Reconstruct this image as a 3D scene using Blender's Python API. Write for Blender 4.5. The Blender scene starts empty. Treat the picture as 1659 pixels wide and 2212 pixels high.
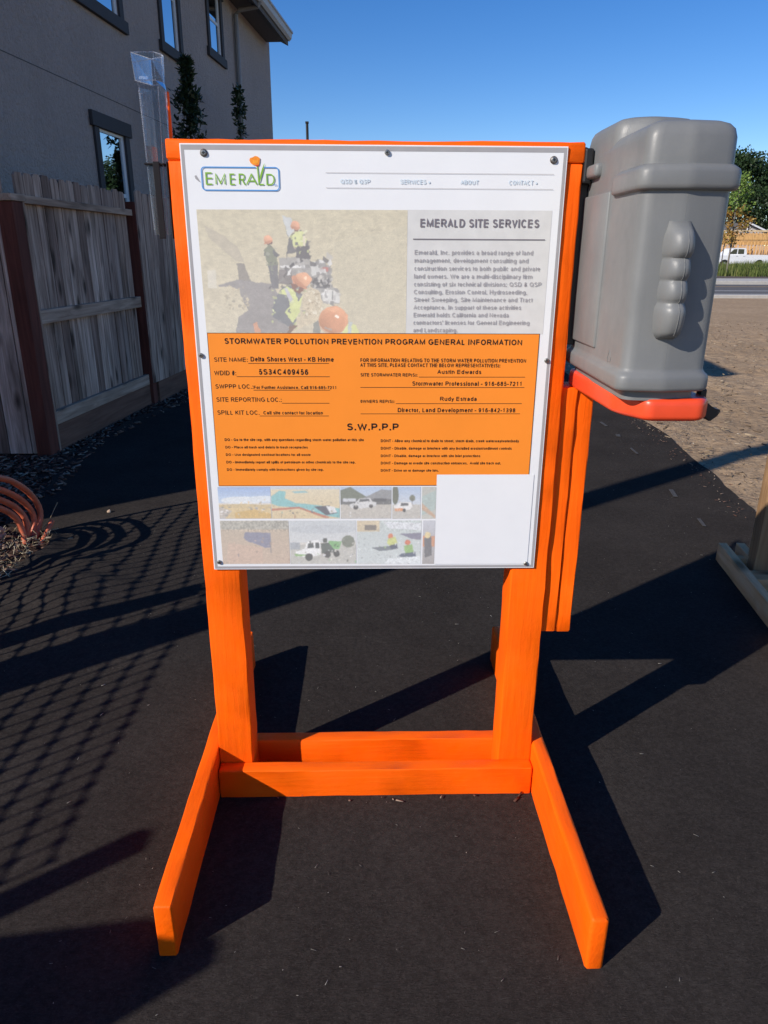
import bpy, bmesh, math, random
import numpy as np
from mathutils import Vector, Matrix

sc = bpy.context.scene
COL = sc.collection
R = math.radians
random.seed(7)
rng = np.random.default_rng(11)

# ------------------------------------------------------------------ camera
F_PX, PITCH, YAW, ROLL = 1554.38, 0.346257, 0.025375, 0.0050147
CAM = Vector((-0.02292, -1.61594, 1.39273))
fw = Vector((math.sin(YAW) * math.cos(PITCH), math.cos(YAW) * math.cos(PITCH), -math.sin(PITCH)))
rt = Vector((math.cos(YAW), -math.sin(YAW), 0))
up = rt.cross(fw)
rt, up = math.cos(ROLL) * rt + math.sin(ROLL) * up, -math.sin(ROLL) * rt + math.cos(ROLL) * up
cd = bpy.data.cameras.new('camera')
cd.sensor_fit = 'VERTICAL'
cd.sensor_height = 24.0
cd.lens = F_PX / 2212 * 24.0
cd.clip_start = 0.05
cd.clip_end = 900
cam = bpy.data.objects.new('camera', cd)
M = Matrix(((rt.x, up.x, -fw.x, CAM.x), (rt.y, up.y, -fw.y, CAM.y), (rt.z, up.z, -fw.z, CAM.z), (0, 0, 0, 1)))
cam.matrix_world = M
COL.objects.link(cam)
sc.camera = cam

# ------------------------------------------------------------------ light
EL, AZ = R(31.0), R(36.0)          # light travels towards AZ (from +X) and down
LD = Vector((math.cos(AZ) * math.cos(EL), math.sin(AZ) * math.cos(EL), -math.sin(EL)))
w = bpy.data.worlds.new("World")
sc.world = w
w.use_nodes = True
wn = w.node_tree
sky = wn.nodes.new('ShaderNodeTexSky')
sky.sky_type = 'NISHITA'
sky.sun_disc = False
sky.sun_elevation = EL
sky.sun_rotation = math.atan2(-LD.x, -LD.y)
sky.altitude = 0
sky.air_density = 0.85
sky.dust_density = 0.05
sky.ozone_density = 2.2
hs = wn.nodes.new('ShaderNodeHueSaturation')
hs.inputs['Saturation'].default_value = 1.37
hs.inputs['Hue'].default_value = 0.512
wn.links.new(sky.outputs[0], hs.inputs['Color'])
wn.links.new(hs.outputs[0], wn.nodes['Background'].inputs[0])
wn.nodes['Background'].inputs[1].default_value = 0.126
sd = bpy.data.lights.new('sun', 'SUN')
sd.energy = 4.9
sd.angle = R(0.5)
sd.color = (1.0, 0.92, 0.82)
sun = bpy.data.objects.new('sun', sd)
sun.rotation_euler = LD.to_track_quat('-Z', 'Y').to_euler()
sun.location = (-6, -6, 8)
COL.objects.link(sun)
sc.view_settings.view_transform = 'Standard'
sc.view_settings.look = 'None'
sc.view_settings.gamma = 1
sc.view_settings.exposure = 0.12
sc.cycles.use_denoising = True
sc.cycles.max_bounces = 10
sc.cycles.transparent_max_bounces = 24

# ------------------------------------------------------------------ helpers
def s2l(c):
    return tuple(((v / 255) / 12.92 if v / 255 <= 0.04045 else ((v / 255 + 0.055) / 1.055) ** 2.4) for v in c)

class N:
    """small node-tree builder"""
    def __init__(s, name):
        s.m = bpy.data.materials.new(name)
        s.m.use_nodes = True
        s.t = s.m.node_tree
        s.b = s.t.nodes['Principled BSDF']
        s.out = s.t.nodes['Material Output']
    def n(s, typ, **kw):
        nd = s.t.nodes.new(typ)
        for k, v in kw.items():
            if k.startswith('i_'):
                key = k[2:]
                nd.inputs[int(key) if key.isdigit() else key].default_value = v
            else:
                setattr(nd, k, v)
        return nd
    def l(s, a, b):
        s.t.links.new(a, b)
    def coord(s, scale=(1, 1, 1), which='Object', loc=None):
        tc = s.n('ShaderNodeTexCoord')
        mp = s.n('ShaderNodeMapping')
        mp.inputs['Scale'].default_value = scale
        s.l(tc.outputs[which], mp.inputs['Vector'])
        return mp.outputs[0]
    def noise(s, vec, scale, detail=4, rough=0.55, dist=0.0):
        nd = s.n('ShaderNodeTexNoise')
        nd.inputs['Scale'].default_value = scale
        nd.inputs['Detail'].default_value = detail
        nd.inputs['Roughness'].default_value = rough
        nd.inputs['Distortion'].default_value = dist
        if vec is not None:
            s.l(vec, nd.inputs['Vector'])
        return nd.outputs['Fac']
    def ramp(s, fac, stops):
        r = s.n('ShaderNodeValToRGB')
        e = r.color_ramp.elements
        while len(e) < len(stops):
            e.new(0.5)
        for el, (p, c) in zip(e, stops):
            el.position = p
            el.color = (c[0], c[1], c[2], 1) if not isinstance(c, (int, float)) else (c, c, c, 1)
        s.l(fac, r.inputs[0])
        return r.outputs[0]
    def mix(s, fac, a, b, mode='MIX'):
        m = s.n('ShaderNodeMix', data_type='RGBA', blend_type=mode)
        for inp, v in ((m.inputs[0], fac), (m.inputs[6], a), (m.inputs[7], b)):
            if isinstance(v, (int, float)):
                inp.default_value = v
            elif isinstance(v, tuple):
                inp.default_value = (v[0], v[1], v[2], 1)
            else:
                s.l(v, inp)
        return m.outputs[2]
    def math(s, op, a, b=0.0):
        m = s.n('ShaderNodeMath', operation=op)
        for i, v in enumerate((a, b)):
            if isinstance(v, (int, float)):
                m.inputs[i].default_value = v
            else:
                s.l(v, m.inputs[i])
        return m.outputs[0]
    def bump(s, h, strength=0.3, dist=0.01):
        b = s.n('ShaderNodeBump')
        b.inputs['Strength'].default_value = strength
        b.inputs['Distance'].default_value = dist
        s.l(h, b.inputs['Height'])
        s.l(b.outputs[0], s.b.inputs['Normal'])
    def set(s, col=None, rough=None, spec=None, metal=None):
        if col is not None:
            if isinstance(col, tuple):
                s.b.inputs['Base Color'].default_value = (col[0], col[1], col[2], 1)
            else:
                s.l(col, s.b.inputs['Base Color'])
        if rough is not None:
            if isinstance(rough, (int, float)):
                s.b.inputs['Roughness'].default_value = rough
            else:
                s.l(rough, s.b.inputs['Roughness'])
        if spec is not None:
            s.b.inputs['Specular IOR Level'].default_value = spec
        if metal is not None:
            s.b.inputs['Metallic'].default_value = metal
        return s.m

def simple(name, col, rough=0.6, var=0.12, scale=30, spec=0.4, bump=0.0, metal=0.0, bscale=None):
    m = N(name)
    v = m.coord()
    f = m.noise(v, scale, 5)
    c = m.ramp(f, [(0.3, tuple(x * (1 - var) for x in col)), (0.7, tuple(min(1, x * (1 + var)) for x in col))])
    m.set(c, rough, spec, metal)
    if bump:
        m.bump(m.noise(v, bscale or scale * 4, 4), bump, 0.004)
    return m.m

def tag(o, label=None, cat=None, group=None, kind=None):
    if label: o['label'] = label
    if cat: o['category'] = cat
    if group: o['group'] = group
    if kind: o['kind'] = kind
    return o

def empty(name, loc=(0, 0, 0), rz=0.0):
    o = bpy.data.objects.new(name, None)
    o.location = loc
    o.rotation_euler = (0, 0, rz)
    o.empty_display_size = 0.1
    COL.objects.link(o)
    return o

class MB:
    """collects shapes; build() links them as ONE mesh object"""
    def __init__(s):
        s.bm = bmesh.new()
    def box(s, a, b, bevel=0.0, mi=0, rot=None, seg=2):
        a, b = Vector(a), Vector(b)
        r = bmesh.ops.create_cube(s.bm, size=1.0)
        vs = r['verts']
        c, d = (a + b) / 2, b - a
        for v in vs:
            v.co = Vector((v.co.x * d.x, v.co.y * d.y, v.co.z * d.z))
        if rot is not None:
            bmesh.ops.transform(s.bm, matrix=rot, verts=vs)
        for v in vs:
            v.co += c
        fs = set(f for v in vs for f in v.link_faces)
        for f in fs: f.material_index = mi
        if bevel > 0:
            es = set(e for v in vs for e in v.link_edges)
            r = bmesh.ops.bevel(s.bm, geom=list(es), offset=bevel, segments=seg, affect='EDGES', profile=0.5)
            for f in r['faces']: f.material_index = mi
        return s
    def poly(s, pts, mi=0):
        vs = [s.bm.verts.new(p) for p in pts]
        f = s.bm.faces.new(vs)
        f.material_index = mi
        return f
    def prism(s, pts, vec, mi=0):
        vec = Vector(vec)
        a = [s.bm.verts.new(p) for p in pts]
        b = [s.bm.verts.new(Vector(p) + vec) for p in pts]
        n = len(pts)
        fs = [s.bm.faces.new(a), s.bm.faces.new(b)]
        for i in range(n):
            fs.append(s.bm.faces.new((a[i], a[(i + 1) % n], b[(i + 1) % n], b[i])))
        for f in fs: f.material_index = mi
        return s
    def loft(s, rings, cap0=True, cap1=True, mi=0):
        vr = [[s.bm.verts.new(p) for p in r] for r in rings]
        n = len(rings[0])
        for k in range(len(vr) - 1):
            for i in range(n):
                f = s.bm.faces.new((vr[k][i], vr[k][(i + 1) % n], vr[k + 1][(i + 1) % n], vr[k + 1][i]))
                f.material_index = mi
        if cap0: s.bm.faces.new(vr[0]).material_index = mi
        if cap1: s.bm.faces.new(vr[-1]).material_index = mi
        return s
    def tube(s, pts, r, n=8, mi=0, caps=True):
        pts = [Vector(p) for p in pts]
        rr = r if isinstance(r, (list, tuple)) else [r] * len(pts)
        rings = []
        ref = Vector((0.31, 0.17, 0.93)).normalized()
        for i, p in enumerate(pts):
            t = (pts[min(i + 1, len(pts) - 1)] - pts[max(i - 1, 0)]).normalized()
            x = t.cross(ref)
            if x.length < 0.05: x = t.cross(Vector((1, 0, 0)))
            x.normalize()
            y = t.cross(x)
            rings.append([p + (x * math.cos(2 * math.pi * k / n) + y * math.sin(2 * math.pi * k / n)) * rr[i] for k in range(n)])
        return s.loft(rings, caps, caps, mi)
    def build(s, name, mats, parent=None, smooth=False, recalc=True):
        if recalc:
            bmesh.ops.recalc_face_normals(s.bm, faces=s.bm.faces[:])
        me = bpy.data.meshes.new(name)
        s.bm.to_mesh(me)
        s.bm.free()
        for m in (mats if isinstance(mats, (list, tuple)) else [mats]):
            me.materials.append(m)
        if smooth:
            me.shade_smooth()
        o = bpy.data.objects.new(name, me)
        COL.objects.link(o)
        if parent is not None:
            o.parent = parent
        return o

def raw_mesh(name, verts, faces, mat, parent=None, smooth=False):
    me = bpy.data.meshes.new(name)
    verts = np.asarray(verts, dtype=np.float32)
    faces = np.asarray(faces, dtype=np.int32)
    k = faces.shape[1]
    me.vertices.add(len(verts)); me.vertices.foreach_set('co', verts.ravel())
    me.loops.add(faces.size); me.loops.foreach_set('vertex_index', faces.ravel())
    me.polygons.add(len(faces))
    me.polygons.foreach_set('loop_start', np.arange(0, faces.size, k, dtype=np.int32))
    me.polygons.foreach_set('loop_total', np.full(len(faces), k, dtype=np.int32))
    me.update(calc_edges=True)
    me.validate()
    for m in (mat if isinstance(mat, (list, tuple)) else [mat]):
        me.materials.append(m)
    if smooth: me.shade_smooth()
    o = bpy.data.objects.new(name, me)
    COL.objects.link(o)
    if parent is not None: o.parent = parent
    return o

def auto_smooth(o, ang=35):
    me = o.data
    me.shade_smooth()
    bm = bmesh.new(); bm.from_mesh(me)
    for e in bm.edges:
        e.smooth = not (len(e.link_faces) == 2 and e.calc_face_angle(0) > R(ang))
    bm.to_mesh(me); bm.free()

# ------------------------------------------------------------------ materials
def paint(axis):
    m = N('orange_paint_' + axis)
    sc_ = {'x': (6, 90, 90), 'y': (90, 6, 90), 'z': (90, 90, 6)}[axis]
    v = m.coord(sc_)
    g = m.noise(v, 1.0, 5, 0.6, 0.4)
    v2 = m.coord((1, 1, 1))
    b = m.noise(v2, 22, 5, 0.6)
    big = m.noise(v2, 5, 3)
    col = m.mix(m.ramp(g, [(0.35, 0.0), (0.75, 1.0)]), (0.98, 0.122, 0.0006), (0.99, 0.142, 0.0012))
    col = m.mix(m.ramp(big, [(0.35, 0.0), (0.7, 0.6)]), col, (0.97, 0.112, 0.0006))
    dark = m.ramp(m.noise(v, 1.6, 3, 0.7, 1.0), [(0.74, 0.0), (0.80, 0.12)])
    col = m.mix(dark, col, (0.66, 0.070, 0.001))
    m.set(col, m.ramp(b, [(0.3, 0.50), (0.7, 0.70)]), 0.2)
    h = m.math('ADD', m.math('MULTIPLY', g, 0.9), m.math('MULTIPLY', b, 0.8))
    m.bump(h, 0.5, 0.003)
    return m.m
PAINT = {a: paint(a) for a in 'xyz'}

def wood(name, c1, c2, c3, axis='z', knots=True, rough=0.85):
    m = N(name)
    tc = m.n('ShaderNodeTexCoord')
    geo = m.n('ShaderNodeNewGeometry')
    off = m.n('ShaderNodeVectorMath', operation='ADD')
    m.l(tc.outputs['Object'], off.inputs[0])
    cx = m.n('ShaderNodeCombineXYZ')
    m.l(m.math('MULTIPLY', geo.outputs['Random Per Island'], 37.0), cx.inputs[0])
    m.l(m.math('MULTIPLY', geo.outputs['Random Per Island'], 53.0), cx.inputs[1])
    m.l(m.math('MULTIPLY', geo.outputs['Random Per Island'], 17.0), cx.inputs[2])
    m.l(cx.outputs[0], off.inputs[1])
    mp = m.n('ShaderNodeMapping')
    mp.inputs['Scale'].default_value = {'x': (1.6, 26, 26), 'y': (26, 1.6, 26), 'z': (26, 26, 1.6)}[axis]
    m.l(off.outputs[0], mp.inputs[0])
    g = m.noise(mp.outputs[0], 1.0, 6, 0.62, 0.9)
    mp2 = m.n('ShaderNodeMapping')
    mp2.inputs['Scale'].default_value = {'x': (1, 5, 5), 'y': (5, 1, 5), 'z': (5, 5, 1)}[axis]
    m.l(off.outputs[0], mp2.inputs[0])
    big = m.noise(mp2.outputs[0], 1.3, 3, 0.5, 0.5)
    col = m.ramp(g, [(0.28, c1), (0.5, c2), (0.75, c3)])
    tint = m.ramp(geo.outputs['Random Per Island'], [(0.0, (0.55, 0.47, 0.44)), (0.3, (1.0, 1.0, 1.02)), (0.5, (0.72, 0.62, 0.55)), (0.75, (0.92, 0.86, 0.82)), (1.0, (1.2, 1.16, 1.14))])
    col = m.mix(1.0, col, tint, 'MULTIPLY')
    col = m.mix(m.ramp(big, [(0.45, 0.0), (0.72, 0.6)]), col, tuple(0.45 * x for x in c1))
    if knots:
        mp3 = m.n('ShaderNodeMapping')
        mp3.inputs['Scale'].default_value = {'x': (3.2, 9, 9), 'y': (9, 3.2, 9), 'z': (9, 9, 3.2)}[axis]
        m.l(off.outputs[0], mp3.inputs[0])
        vo = m.n('ShaderNodeTexVoronoi')
        vo.inputs['Scale'].default_value = 0.9
        m.l(mp3.outputs[0], vo.inputs['Vector'])
        k = m.ramp(vo.outputs['Distance'], [(0.09, 1.0), (0.27, 0.0)])
        col = m.mix(m.math('MULTIPLY', k, 0.92), col, tuple(0.28 * x for x in c1))
    m.set(col, rough, 0.25)
    m.bump(g, 0.45, 0.004)
    return m.m

M_PICKET = wood('weathered_cedar', (0.165, 0.104, 0.074), (0.435, 0.318, 0.252), (0.73, 0.575, 0.48), 'z')
M_RAIL = wood('weathered_rail', (0.30, 0.21, 0.155), (0.54, 0.415, 0.325), (0.76, 0.62, 0.51), 'y')
M_POSTW = wood('dark_treated_post', (0.115, 0.040, 0.028), (0.18, 0.062, 0.046), (0.23, 0.082, 0.062), 'z', False)
M_KICK = wood('dark_kickboard', (0.14, 0.075, 0.055), (0.22, 0.125, 0.092), (0.29, 0.175, 0.13), 'y', False)
M_FIR_Z = wood('bare_fir_upright', (0.30, 0.19, 0.095), (0.44, 0.30, 0.165), (0.55, 0.40, 0.24), 'z')
M_FIR_Y = wood('bare_fir_length', (0.66, 0.36, 0.16), (0.90, 0.55, 0.27), (0.95, 0.63, 0.34), 'y', rough=.9)
M_FIR_X = wood('bare_fir_cross', (0.66, 0.36, 0.16), (0.90, 0.55, 0.27), (0.95, 0.63, 0.34), 'x', rough=.9)
M_WHITE = simple('white_print_panel', (0.80, 0.81, 0.82), 0.35, 0.015, 14, 0.4)
M_GREYEDGE = simple('grey_panel_edge', (0.36, 0.35, 0.355), 0.5, 0.05, 40)
M_INK = simple('black_ink', (0.018, 0.012, 0.012), 0.5, 0.2, 200, 0.3)
M_INKGREY = simple('faded_grey_ink', (0.43, 0.41, 0.415), 0.5, 0.06, 200, 0.3)
M_INKTITLE = simple('grey_title_ink', (0.20, 0.18, 0.20), 0.5, 0.06, 200, 0.3)
M_INKBLUE = simple('faded_blue_ink', (0.62, 0.72, 0.79), 0.5, 0.05, 200, 0.3)
M_LOGOGREEN = simple('logo_green', (0.235, 0.46, 0.045), 0.45, 0.05, 100)
M_LOGOBLUE = simple('logo_blue', (0.09, 0.30, 0.66), 0.45, 0.05, 100)
M_POPPY = simple('poppy_orange', (0.86, 0.26, 0.02), 0.45, 0.2, 160)
M_POPPYRED = simple('poppy_red', (0.72, 0.06, 0.03), 0.45, 0.1, 160)
M_NOTICE = simple('orange_notice_vinyl', (0.93, 0.275, 0.028), 0.38, 0.025, 9, 0.4)
M_GREYBOX = simple('pale_grey_print', (0.66, 0.655, 0.635), 0.4, 0.05, 35)
M_SCREW = simple('zinc_screw', (0.30, 0.29, 0.27), 0.38, 0.25, 300, 0.5, 0, 0.8)
M_WASHER = simple('bronze_washer', (0.14, 0.10, 0.075), 0.42, 0.3, 300, 0.5, 0, 0.6)
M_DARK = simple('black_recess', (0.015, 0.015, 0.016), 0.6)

# canister plastic
m = N('grey_moulded_plastic')
v = m.coord()
f = m.noise(v, 9, 5)
c = m.ramp(f, [(0.3, (0.155, 0.160, 0.160)), (0.7, (0.185, 0.190, 0.188))])
st = m.ramp(m.noise(m.coord((30, 30, 2.2)), 1.0, 4), [(0.55, 0.0), (0.8, 0.35)])
c = m.mix(st, c, (0.215, 0.215, 0.205))
du = m.ramp(m.noise(v, 4.5, 6, 0.7), [(0.52, 0.0), (0.75, 0.55)])
c = m.mix(du, c, (0.235, 0.228, 0.212))
c = m.mix(m.ramp(m.noise(v, 60, 3, .8), [(0.72, 0.0), (0.78, 0.5)]), c, (0.28, 0.275, 0.265))
m.set(c, m.ramp(m.noise(v, 25, 4), [(0.3, 0.38), (0.7, 0.52)]), 0.42)
m.bump(m.noise(v, 380, 3), 0.10, 0.002)
M_PLASTIC = m.m
M_LID = simple('red_orange_plastic', (0.78, 0.072, 0.022), 0.36, 0.06, 30, 0.5)
M_RUBBER = simple('black_rubber', (0.014, 0.014, 0.015), 0.45, 0.2, 60, 0.5)

# clear plastic of the rain gauge
def clear(name, tint, fac=0.12):
    m = N(name)
    m.t.nodes.remove(m.b)
    tr = m.n('ShaderNodeBsdfTransparent'); tr.inputs[0].default_value = (*tint, 1)
    gl = m.n('ShaderNodeBsdfGlossy'); gl.inputs['Roughness'].default_value = 0.06
    fr = m.n('ShaderNodeFresnel'); fr.inputs[0].default_value = 1.28
    df = m.n('ShaderNodeBsdfTranslucent'); df.inputs[0].default_value = (0.85, 0.87, 0.9, 1)
    mx = m.n('ShaderNodeMixShader'); m.l(fr.outputs[0], mx.inputs[0]); m.l(tr.outputs[0], mx.inputs[1]); m.l(gl.outputs[0], mx.inputs[2])
    mx2 = m.n('ShaderNodeMixShader')
    streak = m.ramp(m.noise(m.coord((160, 160, 6)), 1.0, 4), [(0.45, fac * 0.5), (0.75, fac * 2.2)])
    m.l(streak, mx2.inputs[0])
    m.l(mx.outputs[0], mx2.inputs[1]); m.l(df.outputs[0], mx2.inputs[2])
    m.l(mx2.outputs[0], m.out.inputs[0])
    return m.m
M_CLEAR = clear('clear_acrylic', (0.96, 0.965, 0.975), 0.05)
M_CLEAREDGE = clear('frosted_acrylic_edge', (0.93, 0.95, 0.97), 0.35)

# house
m = N('grey_stucco')
v = m.coord()
n1 = m.noise(v, 14, 5, 0.6)
c = m.ramp(m.math('ADD', m.math('MULTIPLY', m.noise(v, 1.0, 5), .6), m.math('MULTIPLY', m.noise(m.coord((7, 7, 3)), 1.0, 5, .7), .4)), [(0.36, (0.47, 0.388, 0.345)), (0.7, (0.55, 0.458, 0.410))])
c = m.mix(m.ramp(m.noise(m.coord((34, 34, 20)), 1.0, 5, .75, 1.5), [(0.36, 0.38), (0.56, 0.0)]), c, (0.28, 0.235, 0.21))  # trowel relief shading put into the colour as dark mottling
m.set(c, 0.9, 0.2)
m.bump(m.math('ADD', n1, m.math('MULTIPLY', m.noise(v, 46, 4), 0.6)), 1.0, 0.06)
M_STUCCO = m.m

M_TRIM = simple('charcoal_window_trim', (0.046, 0.043, 0.046), 0.75, 0.1, 30)
M_VINYL = simple('white_vinyl', (0.72, 0.73, 0.74), 0.4, 0.03, 10)
m = N('window_glass')
m.set((0.50, 0.56, 0.60), 0.012, 0.5, 1.0)
m.bump(m.noise(m.coord(), 1.5, 2), 0.03, 0.02)
M_GLASS = m.m
M_GUTTER = simple('light_grey_gutter', (0.42, 0.41, 0.40), 0.5, 0.05, 8)
M_SOFFIT = simple('brown_soffit', (0.10, 0.085, 0.078), 0.8, 0.1, 12)
M_DOWN = simple('grey_downspout', (0.24, 0.235, 0.235), 0.5, 0.05, 8)
m = N('roof_shingle')
br = m.n('ShaderNodeTexBrick'); m.l(m.coord((3, 3, 3)), br.inputs['Vector'])
br.inputs['Color1'].default_value = (0.12, 0.11, 0.10, 1); br.inputs['Color2'].default_value = (0.17, 0.155, 0.145, 1); br.inputs['Mortar'].default_value = (0.05, 0.05, 0.05, 1)
m.set(br.outputs[0], 0.95, 0.2)
M_ROOF = m.m

# ground materials
m = N('dry_dirt')
v = m.coord()
a = m.noise(v, 0.7, 6, 0.6)
b = m.noise(v, 9, 6, 0.65)
d = m.noise(m.coord((10, 34, 10)), 1.0, 5, 0.6, 1.2)
c = m.ramp(a, [(0.3, (0.36, 0.250, 0.150)), (0.7, (0.49, 0.352, 0.220))])
c = m.mix(m.ramp(b, [(0.38, 0.55), (0.62, 0.0)]), c, (0.21, 0.145, 0.09))
c = m.mix(m.ramp(d, [(0.55, 0.0), (0.75, 0.5)]), c, (0.52, 0.41, 0.29))
m.set(c, 0.95, 0.15)
m.bump(m.math('ADD', m.math('MULTIPLY', b, 1.0), m.math('MULTIPLY', d, 0.5)), 1.0, 0.035)
M_DIRT = m.m

m = N('black_geotextile')
v = m.coord()
fib = m.noise(v, 210, 4, 0.75)
fib2 = m.noise(m.coord((70, 230, 70)), 1.0, 6, 0.75, 1.8)
low = m.noise(v, 2.4, 6, 0.65)
c = m.ramp(fib2, [(0.34, (0.0215, 0.0180, 0.0160)), (0.70, (0.060, 0.0520, 0.0470))])
c = m.mix(m.ramp(low, [(0.38, 0.0), (0.72, 0.5)]), c, (0.068, 0.0590, 0.0530))
c = m.mix(m.ramp(m.noise(v, 75, 5, 0.7), [(0.40, 0.45), (0.60, 0.0)]), c, (0.0175, 0.0150, 0.0135))
c = m.mix(m.ramp(fib, [(0.55, 0.0), (0.80, 0.45)]), c, (0.140, 0.124, 0.111))
m.set(c, 1.0, 0.03)
m.bump(m.math('ADD', fib2, m.math('MULTIPLY', m.noise(v, 30, 4), 0.8)), 0.7, 0.006)
M_FABRIC = m.m

M_MULCH = simple('mulch_bed', (0.055, 0.034, 0.026), 0.95, 0.5, 40, 0.2, 0.9, 0, 50)
m = N('mulch_chip')
geo = m.n('ShaderNodeNewGeometry')
m.set(m.ramp(geo.outputs['Random Per Island'], [(0.0, (0.06, 0.030, 0.022)), (0.55, (0.13, 0.068, 0.05)), (0.8, (0.21, 0.135, 0.10)), (1.0, (0.36, 0.29, 0.22))]), 0.9, 0.2)
M_CHIP = m.m
m = N('straw')
geo = m.n('ShaderNodeNewGeometry')
m.set(m.ramp(geo.outputs['Random Per Island'], [(0.0, (0.16, 0.115, 0.07)), (0.6, (0.36, 0.29, 0.18)), (1.0, (0.62, 0.55, 0.40))]), 0.8, 0.3)
M_STRAW = m.m
m = N('dirt_twig')
geo = m.n('ShaderNodeNewGeometry')
m.set(m.ramp(geo.outputs['Random Per Island'], [(0.0, (0.09, 0.062, 0.04)), (0.6, (0.24, 0.18, 0.12)), (0.93, (0.36, 0.29, 0.20)), (1.0, (0.55, 0.48, 0.38))]), 0.9, 0.2)
M_TWIG = m.m
m = N('pale_lint')
geo = m.n('ShaderNodeNewGeometry')
m.set(m.ramp(geo.outputs['Random Per Island'], [(0.0, (0.10, 0.095, 0.085)), (0.7, (0.24, 0.225, 0.20)), (1.0, (0.55, 0.52, 0.45))]), 0.8, 0.3)
M_LINT = m.m
M_ASPHALT = simple('street_asphalt', (0.118, 0.112, 0.108), 0.9, 0.12, 3, 0.2)
M_CONC = simple('pale_concrete', (0.44, 0.415, 0.375), 0.85, 0.08, 6)
M_WHITELINE = simple('white_road_paint', (0.66, 0.65, 0.63), 0.7, 0.1, 8)
M_YELLOWLINE = simple('yellow_road_paint', (0.52, 0.34, 0.12), 0.7, 0.1, 8)
M_SOIL = simple('dark_planting_soil', (0.10, 0.072, 0.055), 0.95, 0.3, 5)

def leafmat(name, c1, c2, c3, rough=0.5, spec=0.35):
    m = N(name)
    geo = m.n('ShaderNodeNewGeometry')
    col = m.ramp(geo.outputs['Random Per Island'], [(0.0, c1), (0.55, c2), (1.0, c3)])
    m.set(col, rough, spec)
    tl = m.n('ShaderNodeBsdfTranslucent')
    m.l(col, tl.inputs[0])
    mx = m.n('ShaderNodeMixShader'); mx.inputs[0].default_value = 0.3
    m.l(m.b.outputs[0], mx.inputs[1]); m.l(tl.outputs[0], mx.inputs[2])
    m.l(mx.outputs[0], m.out.inputs[0])
    return m.m
M_OAK = leafmat('oak_leaves', (0.016, 0.035, 0.012), (0.032, 0.062, 0.021), (0.055, 0.095, 0.035))
M_LIME = leafmat('lime_green_leaves', (0.10, 0.18, 0.03), (0.18, 0.28, 0.05), (0.28, 0.38, 0.09))
M_AUTUMN = leafmat('autumn_leaves', (0.26, 0.15, 0.035), (0.40, 0.21, 0.045), (0.30, 0.28, 0.06))
M_LAUREL = leafmat('laurel_leaves', (0.018, 0.034, 0.014), (0.032, 0.055, 0.022), (0.06, 0.09, 0.04), 0.35, 0.5)
M_GRASS = leafmat('verge_grass', (0.07, 0.10, 0.025), (0.13, 0.17, 0.04), (0.22, 0.22, 0.075), 0.7, 0.2)
M_BARK = simple('grey_bark', (0.20, 0.175, 0.15), 0.9, 0.3, 12, 0.2, 0.6)
M_DARKBARK = simple('dark_bark', (0.06, 0.048, 0.038), 0.9, 0.3, 8, 0.2, 0.6)

# ------------------------------------------------------------------ ground
def grid_obj(name, xs, ys, zf, mat):
    X, Y = np.meshgrid(xs, ys)
    Z = zf(X, Y)
    V = np.stack([X, Y, Z], -1).reshape(-1, 3)
    nx, ny = len(xs), len(ys)
    i = np.arange((ny - 1) * (nx - 1))
    r, c = i // (nx - 1), i % (nx - 1)
    a = r * nx + c
    F = np.stack([a, a + 1, a + 1 + nx, a + nx], -1)
    return raw_mesh(name, V, F, mat, smooth=True)

def vnoise(X, Y, s, seed=0):
    r = np.random.default_rng(seed)
    G = r.random((64, 64))
    x, y = X * s, Y * s
    xi, yi = np.floor(x).astype(int), np.floor(y).astype(int)
    fx, fy = x - xi, y - yi
    fx, fy = fx * fx * (3 - 2 * fx), fy * fy * (3 - 2 * fy)
    g = lambda a, b: G[a % 64, b % 64]
    return (g(xi, yi) * (1 - fx) + g(xi + 1, yi) * fx) * (1 - fy) + (g(xi, yi + 1) * (1 - fx) + g(xi + 1, yi + 1) * fx) * fy

# one sheet to the horizon, finer and lumpy where the dirt shows close by
xs = np.unique(np.concatenate([np.linspace(-400, -12, 20), np.arange(-12, 1.6, 1.0), np.arange(1.6, 9, 0.05), np.arange(9, 24, 0.5), np.linspace(24, 400, 24)]))
ys = np.unique(np.concatenate([np.linspace(-120, -4, 10), np.arange(-4, 1, 0.5), np.arange(1, 12, 0.05), np.arange(12, 23.2, 0.4), np.linspace(23.2, 600, 30)]))
def zdirt(X, Y):
    k = np.clip((X - 2.0) / 0.6, 0, 1) * np.clip((14 - Y) / 2, 0, 1) * np.clip((Y - 0.5) / 1, 0, 1)
    return k * ((vnoise(X, Y, 6, 1) - 0.5) * 0.022 + (vnoise(X, Y, 14, 2) - 0.5) * 0.018 + (vnoise(X, Y, 1.3, 3) - 0.4) * 0.05 - 0.012) - 0.008
tag(grid_obj('ground', xs, ys, zdirt, M_DIRT), kind='structure')

# mulch bed by the fence, black fabric path over it
o = MB()
o.poly([(-4.5, 1.2, -0.003), (-1.45, 1.2, -0.003), (-1.45, 5.6, -0.003), (-0.9, 13, -0.003), (-4.5, 13, -0.003)])
tag(o.build('mulch_bed', M_MULCH), kind='structure')

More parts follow.
